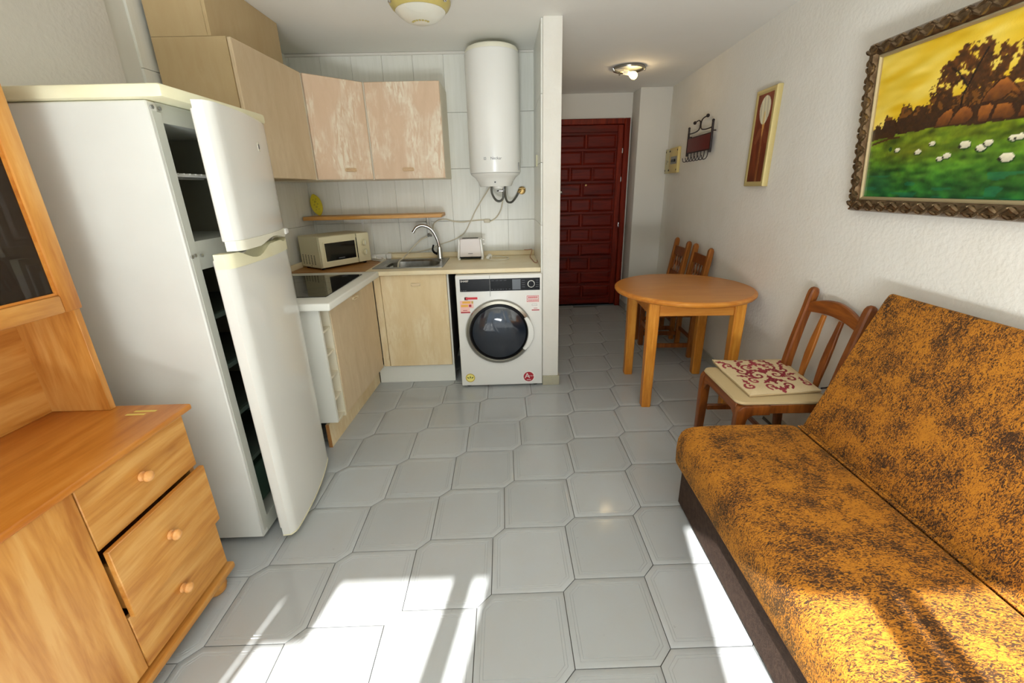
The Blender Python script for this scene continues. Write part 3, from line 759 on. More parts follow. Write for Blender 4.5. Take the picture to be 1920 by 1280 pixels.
mk('dial_cap', B().lathe([(.0205, .006), (.0205, .012), (.018, .014), (0, .014)], 24, Matrix.Translation((.181, WY - .003, .782)) @ Matrix.Rotation(rad(90), 4, 'X')), m_black, pn)
TX = lambda x, z, y=WY - .0006: Matrix.Translation((x, y, z)) @ Matrix.Rotation(rad(90), 4, 'X')
mk('lettering', B().text('SHARP', .019, TX(-.279, .810, WY - .0034)), m_wst, pn)
b = B()
for x0, x1 in ((-.305, -.298), (-.292, -.284), (-.28, -.268)): b.box(x0, x1, WY - .0034, WY - .003, .7435, .7465)
for k in range(7): b.box(-.094 + k * .02, -.094 + k * .02 + random.choice((.006, .009, .012)), WY - .004, WY - .0037, .7475, .7500)
for k in range(4): b.box(-.092 + k * .028, -.092 + k * .028 + .018, WY - .004, WY - .0037, .809, .8115)
for z in (.806, .79, .775, .76):
    b.box(.118, .138, WY - .0034, WY - .003, z, z + .002); b.box(.214, .234, WY - .0034, WY - .003, z, z + .002)
mk('panel_print', b, m_ink, pn, kind='stuff')
mk('drawer_seam', B().box(-.1055, -.1035, WY - .0042, WY - .0002, .70, .846), m_grey, wm)
RX = lambda y=WY: Matrix.Translation((-.050, y, .437)) @ Matrix.Rotation(rad(90), 4, 'X')
dr_ = mk('door', B().lathe([(.240, -.001), (.240, .010), (.232, .022), (.214, .028), (.208, .022), (.205, .012), (.205, .002)], 56, RX(), cap=False), m_silver, wm, label='silver porthole ring')
mk('seal_ring', B().lathe([(.2055, .010), (.2055, .019), (.194, .021), (.192, .012)], 56, RX(), cap=False), m_black, dr_)
mk('porthole_glass', B().lathe([(.1935, .012), (.190, .020), (.16, .031), (.11, .040), (.05, .045), (0, .046)], 56, RX(), cap=False), m_wmdoor, dr_)
hp = []
for k in range(15):
    a = rad(-36 + 66 * k / 14); wv = .010 + .022 * math.sin(math.pi * (k + .8) / 15.6)
    ci_, co_ = .205, .205 + wv + .012
    c_, s_ = math.cos(a), math.sin(a)
    hp.append([(-.05 + ci_ * c_, WY - .024, .437 + ci_ * s_), (-.05 + (ci_ + .004) * c_, WY - .036, .437 + (ci_ + .004) * s_), (-.05 + (co_ - .004) * c_, WY - .034, .437 + (co_ - .004) * s_), (-.05 + co_ * c_, WY - .020, .437 + co_ * s_)])
mk('door_handle', B().rings(hp), m_white, dr_, label='white curved door handle')
E_ = WY - .0005
def sticker(name, rects, mat, label=None):
    b_ = B()
    for x0, x1, z0_, z1_ in rects: b_.box(x0, x1, E_ - .0006, E_, z0_, z1_)
    return mk(name, b_, mat, wm, label)
def onst(name, rects, mat, par):
    b_ = B()
    for x0, x1, z0_, z1_ in rects: b_.box(x0, x1, E_ - .0011, E_ - .0007, z0_, z1_)
    return mk(name, b_, mat, par)
p = sticker('sticker', [(-.315, -.262, .673, .702), (-.285, -.190, .676, .6985)], m_wst, 'white sticker with red, orange and yellow bars')
p2 = sticker('sticker', [(-.318, -.225, .618, .6725), (-.318, -.252, .582, .6175)], m_pink, 'pale sticker with stacked orange bars')
onst('print', [(-.277, -.195, .680, .6965)], m_red, p)
onst('print', [(-.302, -.245, .652, .668), (-.312, -.262, .627, .644)], m_orange, p2)
onst('print', [(-.238, -.226, .652, .668)], m_goldst, p2); onst('print', [(-.257, -.240, .627, .644)], m_maroon, p2)
onst('print', [(-.316, -.250, .583, .592), (-.300, -.270, .600, .604)], m_maroon, p2)
p3 = sticker('sticker', [(.142, .240, .640, .700), (.178, .240, .585, .6395)], m_wst, 'white sticker with a red printed box')
bb = [(.150, .234, .694, .697), (.150, .234, .652, .655), (.150, .153, .655, .694), (.231, .234, .655, .694), (.154, .230, .672, .674)]
for k in range(8): bb.append((.160 + k * .0085, .1655 + k * .0085, .678, .691))
for k in range(9): bb.append((.160 + k * .0078, .165 + k * .0078, .659, .668))
onst('print', bb, m_red, p3)
onst('print', [(.184, .238, .589, .596), (.198, .224, .605, .608)], m_maroon, p3)
onst('print', [(.186, .222, .624, .625), (.186, .222, .636, .637), (.186, .187, .625, .636), (.221, .222, .625, .636)], m_ink, p3)
def disc(r, d0, d1, x, z, n=30): return B().cyl((x, E_ - d0, z), (x, E_ - d1, z), r, n=n)
g1 = mk('sticker', disc(.0345, 0, .0006, -.277, .081), m_goldst, wm, 'round gold sticker with a leaf emblem')
mk('print', disc(.0285, .0007, .0010, -.277, .081), m_yel, g1)
b = B()
for a, dx_ in ((0, 0), (52, .009), (-52, -.009)):
    mt = Matrix.Translation((-.277 + dx_, E_ - .0012, .077)) @ Matrix.Rotation(rad(a), 4, 'Y') @ Matrix.Translation((0, 0, .008))
    b.rings([[(0, .0001, -.010), (.005, .0001, -.002), (.004, .0001, .005), (0, .0001, .012), (-.004, .0001, .005), (-.005, .0001, -.002)], [(0, -.0003, -.010), (.005, -.0003, -.002), (.004, -.0003, .005), (0, -.0003, .012), (-.004, -.0003, .005), (-.005, -.0003, -.002)]], True, True, mt)
mk('print', b, m_olive, g1)
g2 = mk('sticker', disc(.0465, 0, .0006, .158, .078), m_wst, wm, 'round red and white sticker with a letter A')
mk('print', disc(.0385, .0007, .0010, .158, .078), m_maroon, g2)
mk('lettering', B().text('A', .058, TX(.147, .084, E_ - .0014)).text('+++', .022, TX(.178, .083, E_ - .0014)), m_wst, g2)
onst_b = B()
for k in range(5): onst_b.box(.143 + k * .0065, .148 + k * .0065, E_ - .0016, E_ - .0011, .050, .055)
mk('print', onst_b, m_wst, g2)

# ================================================================ WATER HEATER
HX, HY = -.046, 3.292
wh = thing('water_heater', 'tall white cylindrical water heater on the kitchen wall', 'water heater', (HX, HY, 1.42))
mt = Matrix.Translation((HX, HY, 0))
mk('tank', B().lathe([(.176, 1.512), (.183, 1.516), (.185, 1.522), (.185, 2.255), (.182, 2.262)], 48, mt), m_white, wh)
mk('top_cap', B().lathe([(.180, 2.2625), (.179, 2.275), (.172, 2.290), (.150, 2.300), (0, 2.303)], 48, mt), m_creamw, wh)
mk('bottom_cap', B().lathe([(.112, 1.424), (.118, 1.430), (.128, 1.455), (.150, 1.485), (.176, 1.504), (.180, 1.5115)], 48, mt), m_white, wh)
mk('thermostat_plug', B().lathe([(.035, 0), (.04, .012), (.04, .016)], 20, Matrix.Translation((HX + .02, HY - .05, 1.409))), m_white, wh)
mk('pilot_lamp', B().ball((HX - .003, HY - .132, 1.452), .0055), m_ink, wh, label='small dark pilot lamp')
b = B()
tb = B().text('Neckar', .026, Matrix.Identity(4))
for v in tb.bm.verts:
    a = (v.co.x + .010) / .1856; v.co = Vector((HX + .1856 * math.sin(a), HY - (.1856 + v.co.z) * math.cos(a), 1.605 + v.co.y))
mk('lettering', tb, m_ink, wh)
a = -.068 / .1856
b = B()
for q0, q1, r0_, r1_ in ((-.008, .008, .006, .008), (-.008, .008, -.008, -.006), (-.008, -.006, -.006, .006), (.006, .008, -.006, .006), (-.001, .001, -.004, .004)):
    b.rings([[(HX + .1858 * math.sin(a + x / .1856), HY - .1858 * math.cos(a + x / .1856), 1.605 + z) for x, z in ((q0, r0_), (q1, r0_), (q1, r1_), (q0, r1_))],
             [(HX + .1862 * math.sin(a + x / .1856), HY - .1862 * math.cos(a + x / .1856), 1.605 + z) for x, z in ((q0, r0_), (q1, r0_), (q1, r1_), (q0, r1_))]])
mk('emblem', b, m_ink, wh)
for z in (2.05, 1.62): mk('bracket', B().box(HX - .10, HX + .10, HY + .17, YB - .001, z, z + .05), m_grey, wh)
mk('side_plate', B().box(HX + .165, HX + .172, HY - .09, HY - .075, 1.53, 1.58), m_grey, wh)
va = thing('water_valve', 'brass wall valve to the right of the heater hoses', 'valve', (.155, 3.5, 1.39))
mk('rosette', B().lathe([(.030, 0), (.028, .006), (.018, .010)], 20, Matrix.Translation((.155, YB - .0005, 1.39)) @ Matrix.Rotation(rad(90), 4, 'X')), m_brass, va)
mk('valve_body', B().cyl((.155, YB - .009, 1.39), (.155, YB - .05, 1.39), .011).cyl((.155, YB - .04, 1.40), (.122, YB - .045, 1.375), .010), m_brass, va)
mk('valve_handle', B().box(.128, .182, YB - .062, YB - .052, 1.400, 1.409, bev=.003), m_brass, va)
h1 = single('braided_hose', B().tube([(.022, HY - .02, 1.425), (.020, HY, 1.37), (.035, HY + .06, 1.315), (.072, HY + .12, 1.308), (.108, HY + .165, 1.345), (.124, YB - .046, 1.374)], .0085, 8, 6), m_hose, (.022, HY, 1.30), 'grey braided hose from the heater to the brass wall valve', 'hose', 'heater hoses')
h2 = single('braided_hose', B().tube([(-.078, HY - .02, 1.426), (-.076, HY, 1.375), (-.052, HY + .03, 1.33), (-.022, HY + .04, 1.318), (.004, HY + .03, 1.34), (.008, HY + .02, 1.40)], .0085, 8, 6), m_hose, (-.078, HY, 1.30), 'grey braided hose looping under the left half of the heater', 'hose', 'heater hoses')
sv = thing('safety_valve', 'small metal safety valve under the water heater', 'valve', (.012, 3.31, 1.39))
mk('valve_body', B().cyl((.012, HY + .015, 1.385), (.012, HY + .015, 1.424), .011).cyl((-.025, HY + .015, 1.392), (.012, HY + .015, 1.392), .008), m_chrome, sv)
mk('lever', B().box(-.040, -.022, HY + .007, HY + .022, 1.388, 1.397, bev=.002), m_iron, sv)
YC = YB - .008
single('heater_cable', B().tube([(-.085, HY + .02, 1.428), (-.13, HY + .12, 1.37), (-.215, YC - .02, 1.25), (-.258, YC - .01, 1.17), (-.31, YC, 1.085), (-.36, YC, 1.045), (-.44, YC, 1.01), (-.53, YC, .985), (-.60, YC, .955), (-.72, YC, .931), (-.83, YC - .01, .9315), (-.95, YC - .01, .9315)], .0042, 6, 5), m_cable, (-.5, YC, .93), 'pale cable running from the heater down to the socket block', 'cable')
single('wall_cable', B().tube([(.006, YC, 1.35), (-.004, YC, 1.29), (-.022, YC, 1.235), (-.06, YC, 1.185), (-.11, YC, 1.160), (-.15, YC, 1.172), (-.25, YC, 1.168), (-.33, YC, 1.160), (-.40, YC, 1.168), (-.46, YC, 1.185), (-.52, YC, 1.178), (-.56, YC, 1.150), (-.57, YC, 1.10)], .0055, 6, 5), m_cable, (-.3, YC, 1.1), 'beige wall cable from under the shelf towards the heater', 'cable')
jb = single('cable_clip_box', B().box(-.155, -.105, YB - .016, YB - .0005, 1.150, 1.180, bev=.004), m_cable, (-.13, YB, 1.15), 'small beige junction box on the wall right of the tap', 'junction box')
# filter hose on the wall above the sink
tapw = thing('wall_stub_tap', 'small white pipe stub on the wall above the sink', 'pipe', (-.62, 3.5, 1.03))
mk('pipe', B().cyl((-.605, YC - .006, 1.205), (-.605, YC - .006, 1.075), .008).cyl((-.585, YC - .006, 1.205), (-.585, YC - .006, 1.13), .005), m_white, tapw)
mk('stub', B().cyl((-.605, YC - .006, 1.075), (-.605, YC - .03, 1.06), .010).ball((-.588, YC - .016, 1.062), .010), m_grey, tapw)
single('drain_hose', B().tube([(-.612, YC - .036, 1.055), (-.67, YC - .05, 1.03), (-.74, YC - .09, .965), (-.80, YC - .13, .905), (-.825, YC - .20, .88), (-.83, YC - .24, .80)], .0055, 8, 6), m_cable, (-.7, YC - .1, .8), 'thin beige hose hanging into the sink', 'hose')

# ================================================================ SHELF, LEMON, MICROWAVE, TOASTER
sh = thing('wall_shelf', 'narrow wooden wall shelf above the sink', 'shelf', (-.98, 3.4, 1.213))
mk('board', B().box(-1.497, -.462, 3.285, YB - .001, 1.213, 1.239, bev=.004, seg=2), m_shelf, sh)
for x in (-1.13, -.60):
    mk('bracket', B().box(x - .008, x + .008, YB - .006, YB - .0005, 1.11, 1.2125).box(x - .008, x + .008, 3.36, YB - .006, 1.2075, 1.2125), m_white, sh)
lm = thing('lemon_ornament', 'yellow lemon-shaped ornament standing on the wall shelf', 'ornament', (-1.438, 3.42, 1.239))
mt = Matrix.Translation((-1.438, 3.43, 1.321)) @ Matrix.Rotation(rad(-14), 4, 'Y') @ Matrix.Rotation(rad(-8), 4, 'X')
prof = []
for k in range(28):
    a = 2 * math.pi * k / 28; r = 1 + .12 * (abs(math.sin(a)) ** 12)
    prof.append((.043 * math.cos(a), .074 * r * math.sin(a)))
b = B().prism(prof, -.006, .006, 'y', bev=.002, mat=mt)
mk('body', b, m_lemon, lm)
b = B()
for x, z, r in ((0, .022, .009), (-.013, .002, .007), (.013, .002, .007), (0, -.018, .009), (-.012, -.036, .005), (.012, -.036, .005), (-.011, .04, .005), (.011, .04, .005)):
    b.ball(mt @ Vector((x, -.0062, z)), r, 10, (1, .12, 1.2), 6)
mk('pattern', b, m_lemond, lm)

mwv = thing('microwave', 'aged ivory microwave oven set diagonally in the worktop corner', 'microwave', (-1.276, 2.985, .887), rad(54.2), world=False)
MW, MD, MH = .415, .268, .232
mk('case', B().box(0, MW, .022, MD, .012, MH, bev=.004), m_micro, mwv)
for x in (.03, MW - .03):
    for y in (.05, MD - .03): mk('foot', B().cyl((x, y, 0), (x, y, .0125), .012), m_black, mwv)
d = mk('door', B().box(.002, .298, .004, .0215, .016, MH - .002, bev=.006, seg=2), m_microl, mwv)
mk('door_bezel', B().rings([[(.026, .0035, .048), (.292, .0035, .048), (.292, .0035, .194), (.026, .0035, .194)], [(.026, .001, .048), (.292, .001, .048), (.292, .001, .194), (.026, .001, .194)],
                            [(.036, .001, .058), (.282, .001, .058), (.282, .001, .184), (.036, .001, .184)], [(.036, .0035, .058), (.282, .0035, .058), (.282, .0035, .184), (.036, .0035, .184)]], True, False), m_microl, d)
mk('window', B().box(.036, .282, .0022, .0036, .058, .184), m_blackg, d)
mk('brand_plate', B().box(.135, .185, .0016, .0021, .068, .0745), m_ink, d)
mk('door_grip', B().box(.2985, .306, .010, .0215, .05, .20), m_dark, mwv)
c = mk('control_panel', B().box(.3065, MW - .001, .004, .0215, .016, MH - .002, bev=.006, seg=2), m_microl, mwv)
for z in (.158, .088):
    mtk = Matrix.Translation((.362, .004, z)) @ Matrix.Rotation(rad(90), 4, 'X')
    k = mk('knob', B().lathe([(.027, 0), (.027, .004), (.022, .006), (.020, .016), (0, .017)], 24, mtk), m_micro, c)
    mk('knob_grip', B().box(.358, .366, -.020, -.0125, z - .017, z + .017, bev=.002), m_creamw, k)
b = B()
for r in range(5):
    for q in range(7): b.box(-.0006, .002, .085 + r * .036, .085 + r * .036 + .014, .035 + q * .010, .040 + q * .010)
mk('side_vent', b, m_dark, mwv)
mk('screw', B().cyl((-.001, .14, .024), (.002, .14, .024), .004), m_dark, mwv)

ps = thing('socket_block', 'white socket block with plugs behind the microwave', 'extension socket', (-.99, 3.44, .8865))
mk('block', B().box(-1.075, -.955, 3.435, 3.478, .8868, .928, bev=.004), m_white, ps)
mk('plug', B().box(-.953, -.915, 3.438, 3.476, .8868, .932, bev=.005), m_white, ps)
mk('plug', B().box(-1.06, -1.025, 3.400, 3.434, .89, .920, bev=.006), m_white, ps)
for k, (dy, dz) in enumerate(((-.005, 0), (.035, 0), (.015, .0105))):
    single('white_cable', B().tube([(-1.075, 3.425 - dy * .3, .8925 + dz), (-1.02, 3.395 - dy, .8915 + dz), (-.968, 3.365 - dy, .8915 + dz), (-.958, 3.395 - dy, .8915 + dz), (-.985, 3.425 - dy * .5, .8925 + dz)], .0042, 6, 5), m_wcable, (-1.0, 3.38 - dy, .887),
           ('white cable lying nearest the sink beside the microwave', 'white cable looped furthest forward beside the microwave', 'white cable lying on the other two beside the microwave')[k], 'cable', 'cables beside the microwave')
ts = thing('toaster', 'white two-slot toaster on the worktop near the partition', 'toaster', (-.262, 3.365, .8865), world=False)
mk('body', B().prism([(-.084, .022), (.084, .022), (.076, .160), (-.076, .160)], -.052, .052, 'y', bev=.004), m_toast, ts)
mk('end_cap', B().prism([(-.103, .012), (-.0845, .012), (-.0765, .158), (-.090, .158)], -.058, .058, 'y', bev=.004), m_white, ts)
mk('end_cap', B().prism([(.103, .012), (.0845, .012), (.0765, .158), (.090, .158)], -.058, .058, 'y', bev=.004), m_white, ts)
for x in (-.09, .09):
    for y in (-.045, .045): mk('foot', B().cyl((x, y, 0), (x, y, .0125), .010), m_white, ts)
mk('base', B().box(-.083, .083, -.045, .045, .010, .0215), m_black, ts)
for y in (-.028, .010): mk('slot', B().box(-.062, .062, y, y + .018, .1595, .1615), m_dark, ts)
mk('lever', B().box(.0935, .112, -.012, .012, .142, .154, bev=.003), m_white, ts)
mk('browning_knob', B().cyl((.1, -.03, .118), (.112, -.03, .118), .009), m_white, ts)
mk('brand_plate', B().box(-.018, .018, -.0528, -.0520, .046, .0495), m_black, ts)
mk('cord', B().tube([(0.114, 0.035, 0.0185), (0.142, 0.075, 0.004), (0.202, 0.07, 0.004), (0.272, 0.025, 0.004), (0.297, -0.065, 0.004), (0.242, -0.125, 0.004), (0.162, -0.115, 0.004), (0.137, -0.075, 0.0065)], .0036, 6, 6), m_wcable, ts)
mk('plug', B().cyl((0.134, -0.08, 0.0175), (0.147, -0.03, 0.0205), .012, .015).cyl((0.147, -0.03, 0.0185), (0.149, -0.02, 0.0195), .019), m_white, ts)
wc2 = single('loose_wire', B().tube([(.165, 3.482, .929), (.205, 3.48, .929), (.228, 3.47, .932), (.215, 3.44, .891), (.206, 3.35, .8905), (.214, 3.22, .8905), (.222, 3.10, .8905), (.238, 3.07, .893), (.243, 3.13, .90)], .003, 6, 5), M('copper_wire', (176, 120, 90), 0.5), (.2, 3.3, .887), 'thin reddish wire along the partition end of the worktop', 'wire')
single('partition_socket', B().box(.2440, .2518, 3.17, 3.23, 1.55, 1.625, bev=.002), m_cream, (.248, 3.2, 1.55), 'small yellowed socket cover on the tiled side of the partition', 'socket')

# ================================================================ LAMPS
dl = thing('dome_ceiling_lamp', 'round glass ceiling lamp with amber rim over the kitchen', 'ceiling lamp', (-.395, 2.60, CZ - .12))
mt = Matrix.Translation((-.395, 2.60, 0))
mk('base', B().lathe([(.13, CZ - .016), (.135, CZ - .012), (.135, CZ - .0005)], 36, mt), m_white, dl)
mk('rim', B().lathe([(.128, CZ - .066), (.146, CZ - .050), (.156, CZ - .032), (.157, CZ - .022), (.150, CZ - .0165)], 44, mt, cap=False), m_shader, dl, label='amber tinted rim')
mk('bowl', B().lathe([(.1275, CZ - .0665), (.115, CZ - .080), (.09, CZ - .098), (.055, CZ - .112), (.02, CZ - .117), (0, CZ - .1175)], 44, mt, cap=False), m_shade, dl)
b = B()
for k in range(7):
    a = rad(-60 + 20 * k)
    b.ball((-.395 + .045 * math.sin(a), 2.60 - .045 * math.cos(a), CZ - .1155), .011, 8, (.6, .8, .25), 6)
mk('bowl_ornament', b, m_shader, dl)
for a in (-60, 60, 180):
    mk('clip', B().box(-.009, .009, -.166, -.150, CZ - .05, CZ - .018, bev=.003, mat=mt @ Matrix.Rotation(rad(a), 4, 'Z')), m_chrome, dl)
hl = thing('hall_ceiling_lamp', 'bare bulb ceiling lamp with metal ring in the hallway', 'ceiling lamp', (1.088, 4.03, CZ - .09))
mt = Matrix.Translation((1.088, 4.03, 0))
mk('ring', B().lathe([(.116, CZ - .020), (.130, CZ - .022), (.134, CZ - .012), (.130, CZ - .0005), (.118, CZ - .0005)], 40, mt, cap=False), m_silver, hl)
mk('backplate', B().lathe([(.115, CZ - .006), (.115, CZ - .001)], 36, mt), m_white, hl)
for a in (80, -80, 200):
    mk('clip', B().cyl(mt @ Matrix.Rotation(rad(a), 4, 'Z') @ Vector((0, -.128, CZ - .03)), mt @ Matrix.Rotation(rad(a), 4, 'Z') @ Vector((0, -.140, CZ - .012)), .008), m_chrome, hl)
mk('socket', B().cyl((1.045, 4.03, CZ - .035), (1.083, 4.02, CZ - .045), .019), m_creamw, hl)
bu = mk('bulb', B().lathe([(.012, 0), (.014, .012), (.026, .035), (.030, .052), (.024, .072), (.010, .081), (0, .082)], 20, Matrix.Translation((1.082, 4.02, CZ - .045)) @ Matrix.Rotation(rad(112), 4, 'Y')), m_bulb, hl)
light('bulb_glow', 'POINT', (1.12, 4.0, CZ - .10), 1.1, (1.0, .72, .42), shadow_soft_size=.03)

# ================================================================ ON THE RIGHT WALL
WROT = rad(-90) - math.atan(.0517)
def wall_thing(name, label, cat, y, z, gap=.0005, group=None):
    return thing(name, label, cat, (XR(y) - gap, y, z), WROT, group, world=False)
fb = wall_thing('fuse_box', 'beige fuse box cover in the corner beside the wall column', 'fuse box', 4.775, 1.515)
mk('side_cover', B().box(0, .15, -.022, 0, 0, .235, bev=.004), m_fusel, fb)
c = mk('front_cover', B().box(.1505, .40, -.030, 0, .002, .238, bev=.006, seg=2), m_fuse, fb)
mk('breaker_window', B().box(.20, .385, -.0312, -.0302, .085, .155), m_grey, c)
mk('breaker_switch', B().box(.24, .345, -.040, -.0314, .105, .13, bev=.003), m_black, c)
for z in (.03, .21):
    for x in (.02, .13): mk('screw', B().cyl((x, -.0225, z), (x, -.0245, z), .009, n=10), m_iron, fb)
    for x in (.17, .385): mk('screw', B().cyl((x, -.0302, z), (x, -.0318, z), .009, n=10), m_iron, c)
mk('logo_mark', B().box(.05, .06, -.0228, -.0221, .09, .135).box(.075, .10, -.0228, -.0221, .11, .118), m_ink, fb)
rk = wall_thing('key_rack', 'wrought iron key rack with dark red board and row of hooks', 'key rack', 4.13, 1.645)
for x in (.0, .51):
    mk('post', B().cyl((x, -.03, 0), (x, -.03, .225), .009, n=10).ball((x, -.03, .232), .011), m_iron, rk)
mk('board', B().box(.010, .50, -.036, -.024, .028, .142, bev=.002), m_redwood, rk)
for z in (.146, .024): mk('board_rail', B().cyl((.01, -.03, z), (.50, -.03, z), .0045, n=8), m_iron, rk)
mk('scroll', B().tube([(.005, -.03, .185), (.14, -.03, .184), (.225, -.03, .196), (.248, -.03, .225), (.240, -.03, .258), (.20, -.03, .270), (.13, -.03, .262)], .005, 8, 6).ball((.12, -.03, .262), .014), m_iron, rk)
mk('scroll', B().tube([(.505, -.03, .185), (.37, -.03, .184), (.285, -.03, .196), (.262, -.03, .225), (.270, -.03, .258), (.31, -.03, .276), (.38, -.03, .281)], .005, 8, 6).ball((.39, -.03, .282), .014), m_iron, rk)
for k in range(7):
    x = .035 + k * .073
    mk('hook', B().tube([(x, -.03, .024), (x, -.032, -.02), (x - .004, -.045, -.045), (x - .012, -.065, -.045), (x - .016, -.073, -.015)], .0036, 6, 5), m_iron, rk)
for x in (.0, .51):
    mk('wall_fixing', B().cyl((x, -.03, .16), (x, -.0005, .16), .004, n=8), m_iron, rk)

# flower picture
fp = wall_thing('flower_picture', 'tall narrow picture of a white flower in pale gold frame', 'picture', 2.985, 1.385)
FW, FH, FD, FB = .238, .566, .033, .029
def frame_bars(w_, h_, bd, prof, name, mat, par):
    # mitred frame bars: prof = list of (inset, y)
    for k in range(4):
        rg = []
        for q, y in prof:
            pts = [((q, q), (w_ - q, q)), ((w_ - q, q), (w_ - q, h_ - q)), ((w_ - q, h_ - q), (q, h_ - q)), ((q, h_ - q), (q, q))][k]
            rg.append([(pts[0][0], y, pts[0][1]), (pts[1][0], y, pts[1][1])])
        b_ = B(); n = len(rg)
        a = [r[0] for r in rg]; c_ = [r[1] for r in rg]
        b_.rings([a, c_])
        mk(name, b_, mat, par)
frame_bars(FW, FH, FB, [(0, 0), (0, -.026), (.004, -.032), (.012, -.034), (.022, -.031), (FB, -.030), (FB, 0)], 'frame_bar', m_gold, fp)
def flower(U, V):
    n1 = vnoise(U, V, 60, 14, 1); n2 = vnoise(U, V, 18, 8, 2)
    c = np.stack([112 + 34 * n1 + 26 * (V / .5) - 10 * n2, 46 + 18 * n1 + 10 * n2, 22 + 10 * n1], -1)
    c *= (0.72 + .3 * n2)[..., None]
    def put(mask, col, a=1.0):
        c[mask] = c[mask] * (1 - a) + np.array(col) * a
    cx = .092
    for dx_, col in ((-.004, (150, 96, 52)), (.008, (176, 126, 70))):
        d = dcurve(U, V, [(cx + dx_ + .01, 0), (cx + dx_ + .012, .12), (cx + dx_ + .008, .24), (cx + dx_ + .006, .30)])
        put(d < .0035, col, .8)
    put(((U - .055) / .03) ** 2 + ((V - .27 - (U - .055) * 1.0) / .035) ** 2 < 1, (156, 98, 64), .45)
    put(((U - .135) / .03) ** 2 + ((V - .27 + (U - .135) * 1.1) / .035) ** 2 < 1, (138, 80, 50), .4)
    put(inpoly(U, V, [(.088, .34), (.118, .345), (.108, .275), (.1, .265), (.095, .285)]), (206, 150, 80))
    r = ((U - .096) / (.060 + .10 * np.clip(V - .415, -.08, .03))) ** 2 + ((V - .415) / .080) ** 2
    pet = 226 + 22 * np.sin(U * 170 + V * 20) * .6 - 18 * vnoise(U, V, 90, 12, 5)
    m = r < 1
    c[m] = np.stack([pet, pet * .965, pet * .83], -1)[m]
    put(((U - .1) / .012) ** 2 + ((V - .37) / .04) ** 2 < 1, (222, 186, 110), .6)
    return c
paint_grid('print', FW - 2 * FB, FH - 2 * FB, .0028, flower, vcol('flower_print', .45), fp, Matrix.Translation((FB, -.0285, FB)) @ Matrix.Rotation(rad(90), 4, 'X'))
mk('backing', B().box(FB + .0005, FW - FB - .0005, -.0280, -.001, FB + .0005, FH - FB - .0005), m_carc, fp)

# landscape painting, hung leaning out at the top
lp = wall_thing('landscape_painting', 'large painting of sheep and boulders under a yellow sky in ornate frame', 'painting', 1.975, 1.28, gap=.004)
lp.rotation_euler = (math.atan(.095), 0, WROT)
LW, LH, LB = .95, .656, .062
frame_bars(LW, LH, LB, [(0, 0), (0, -.016), (.006, -.028), (.020, -.036), (.036, -.034), (.046, -.022), (.050, -.020)], 'frame_bar', m_bronze, lp)
frame_bars(LW, LH, LB, [(.0502, 0), (.0502, -.021), (.056, -.022), (LB, -.016), (LB, 0)], 'frame_slip', m_bronzel, lp)
b = B(); rr_ = random.Random(3)
def add_leaf(x, z, ang_, ln, wd, ht, y0=-.030):
    mt_ = Matrix.Translation((x, y0, z)) @ Matrix.Rotation(-ang_, 4, 'Y') @ Matrix.Diagonal((ln, ht, wd, 1))
    pr = [(math.sin(math.pi * k / 4), -math.cos(math.pi * k / 4)) for k in range(5)]
    b.lathe(pr, 7, mt_ @ Matrix.Rotation(rad(90), 4, 'Y'))
step = .031
for k in range(int(LW / step)):
    x = .012 + k * step
    for zc, sg in ((.026, 1), (LH - .026, -1)):
        add_leaf(x, zc + sg * .007, rad(38 if k % 2 else -34), .022, .0085, .013); add_leaf(x + .012, zc - sg * .011, rad(-30 if k % 2 else 30), .017, .0065, .011)
for k in range(int((LH - .08) / step)):
    z = .05 + k * step
    for xc, sg in ((.026, 1), (LW - .026, -1)):
        add_leaf(xc + sg * .007, z, rad(90 + (38 if k % 2 else -34)), .022, .0085, .013); add_leaf(xc - sg * .011, z + .012, rad(90 + (-30 if k % 2 else 30)), .017, .0065, .011)
mk('carved_foliage', b, m_bronze, lp, kind='stuff')
GROUND = [(0, .272), (0.064, 0.28), (0.085, 0.295), (0.167, 0.306), (0.29, 0.303), (0.378, 0.309), (0.529, 0.3), (0.588, 0.3), (0.665, 0.297), (.8, .30), (1, .305)]
CAN = [(0.084, 0.323), (0.093, 0.336), (0.12, 0.355), (0.136, 0.328), (0.14, 0.363), (0.16, 0.374), (0.19, 0.364), (0.204, 0.346), (0.213, 0.387), (0.23, 0.4), (0.27, 0.392), (0.296, 0.387), (0.325, 0.393), (0.348, 0.391), (0.334, 0.403), (0.351, 0.416), (0.33, 0.432), (0.352, 0.448), (0.354, 0.466), (0.37, 0.489), (0.376, 0.509), (0.4, 0.516), (0.417, 0.533), (0.433, 0.545), (0.456, 0.551), (0.478, 0.545), (0.47, 0.529), (0.493, 0.539), (0.497, 0.549), (0.529, 0.543), (0.542, 0.523), (0.533, 0.506), (0.523, 0.495), (0.549, 0.494), (0.56, 0.514), (0.576, 0.518), (0.583, 0.504), (0.594, 0.507), (0.613, 0.514), (.66, .53), (.70, .51), (.74, .46), (.80, .42), (.86, .40), (.93, .36), (.93, .28), (.08, .28)]
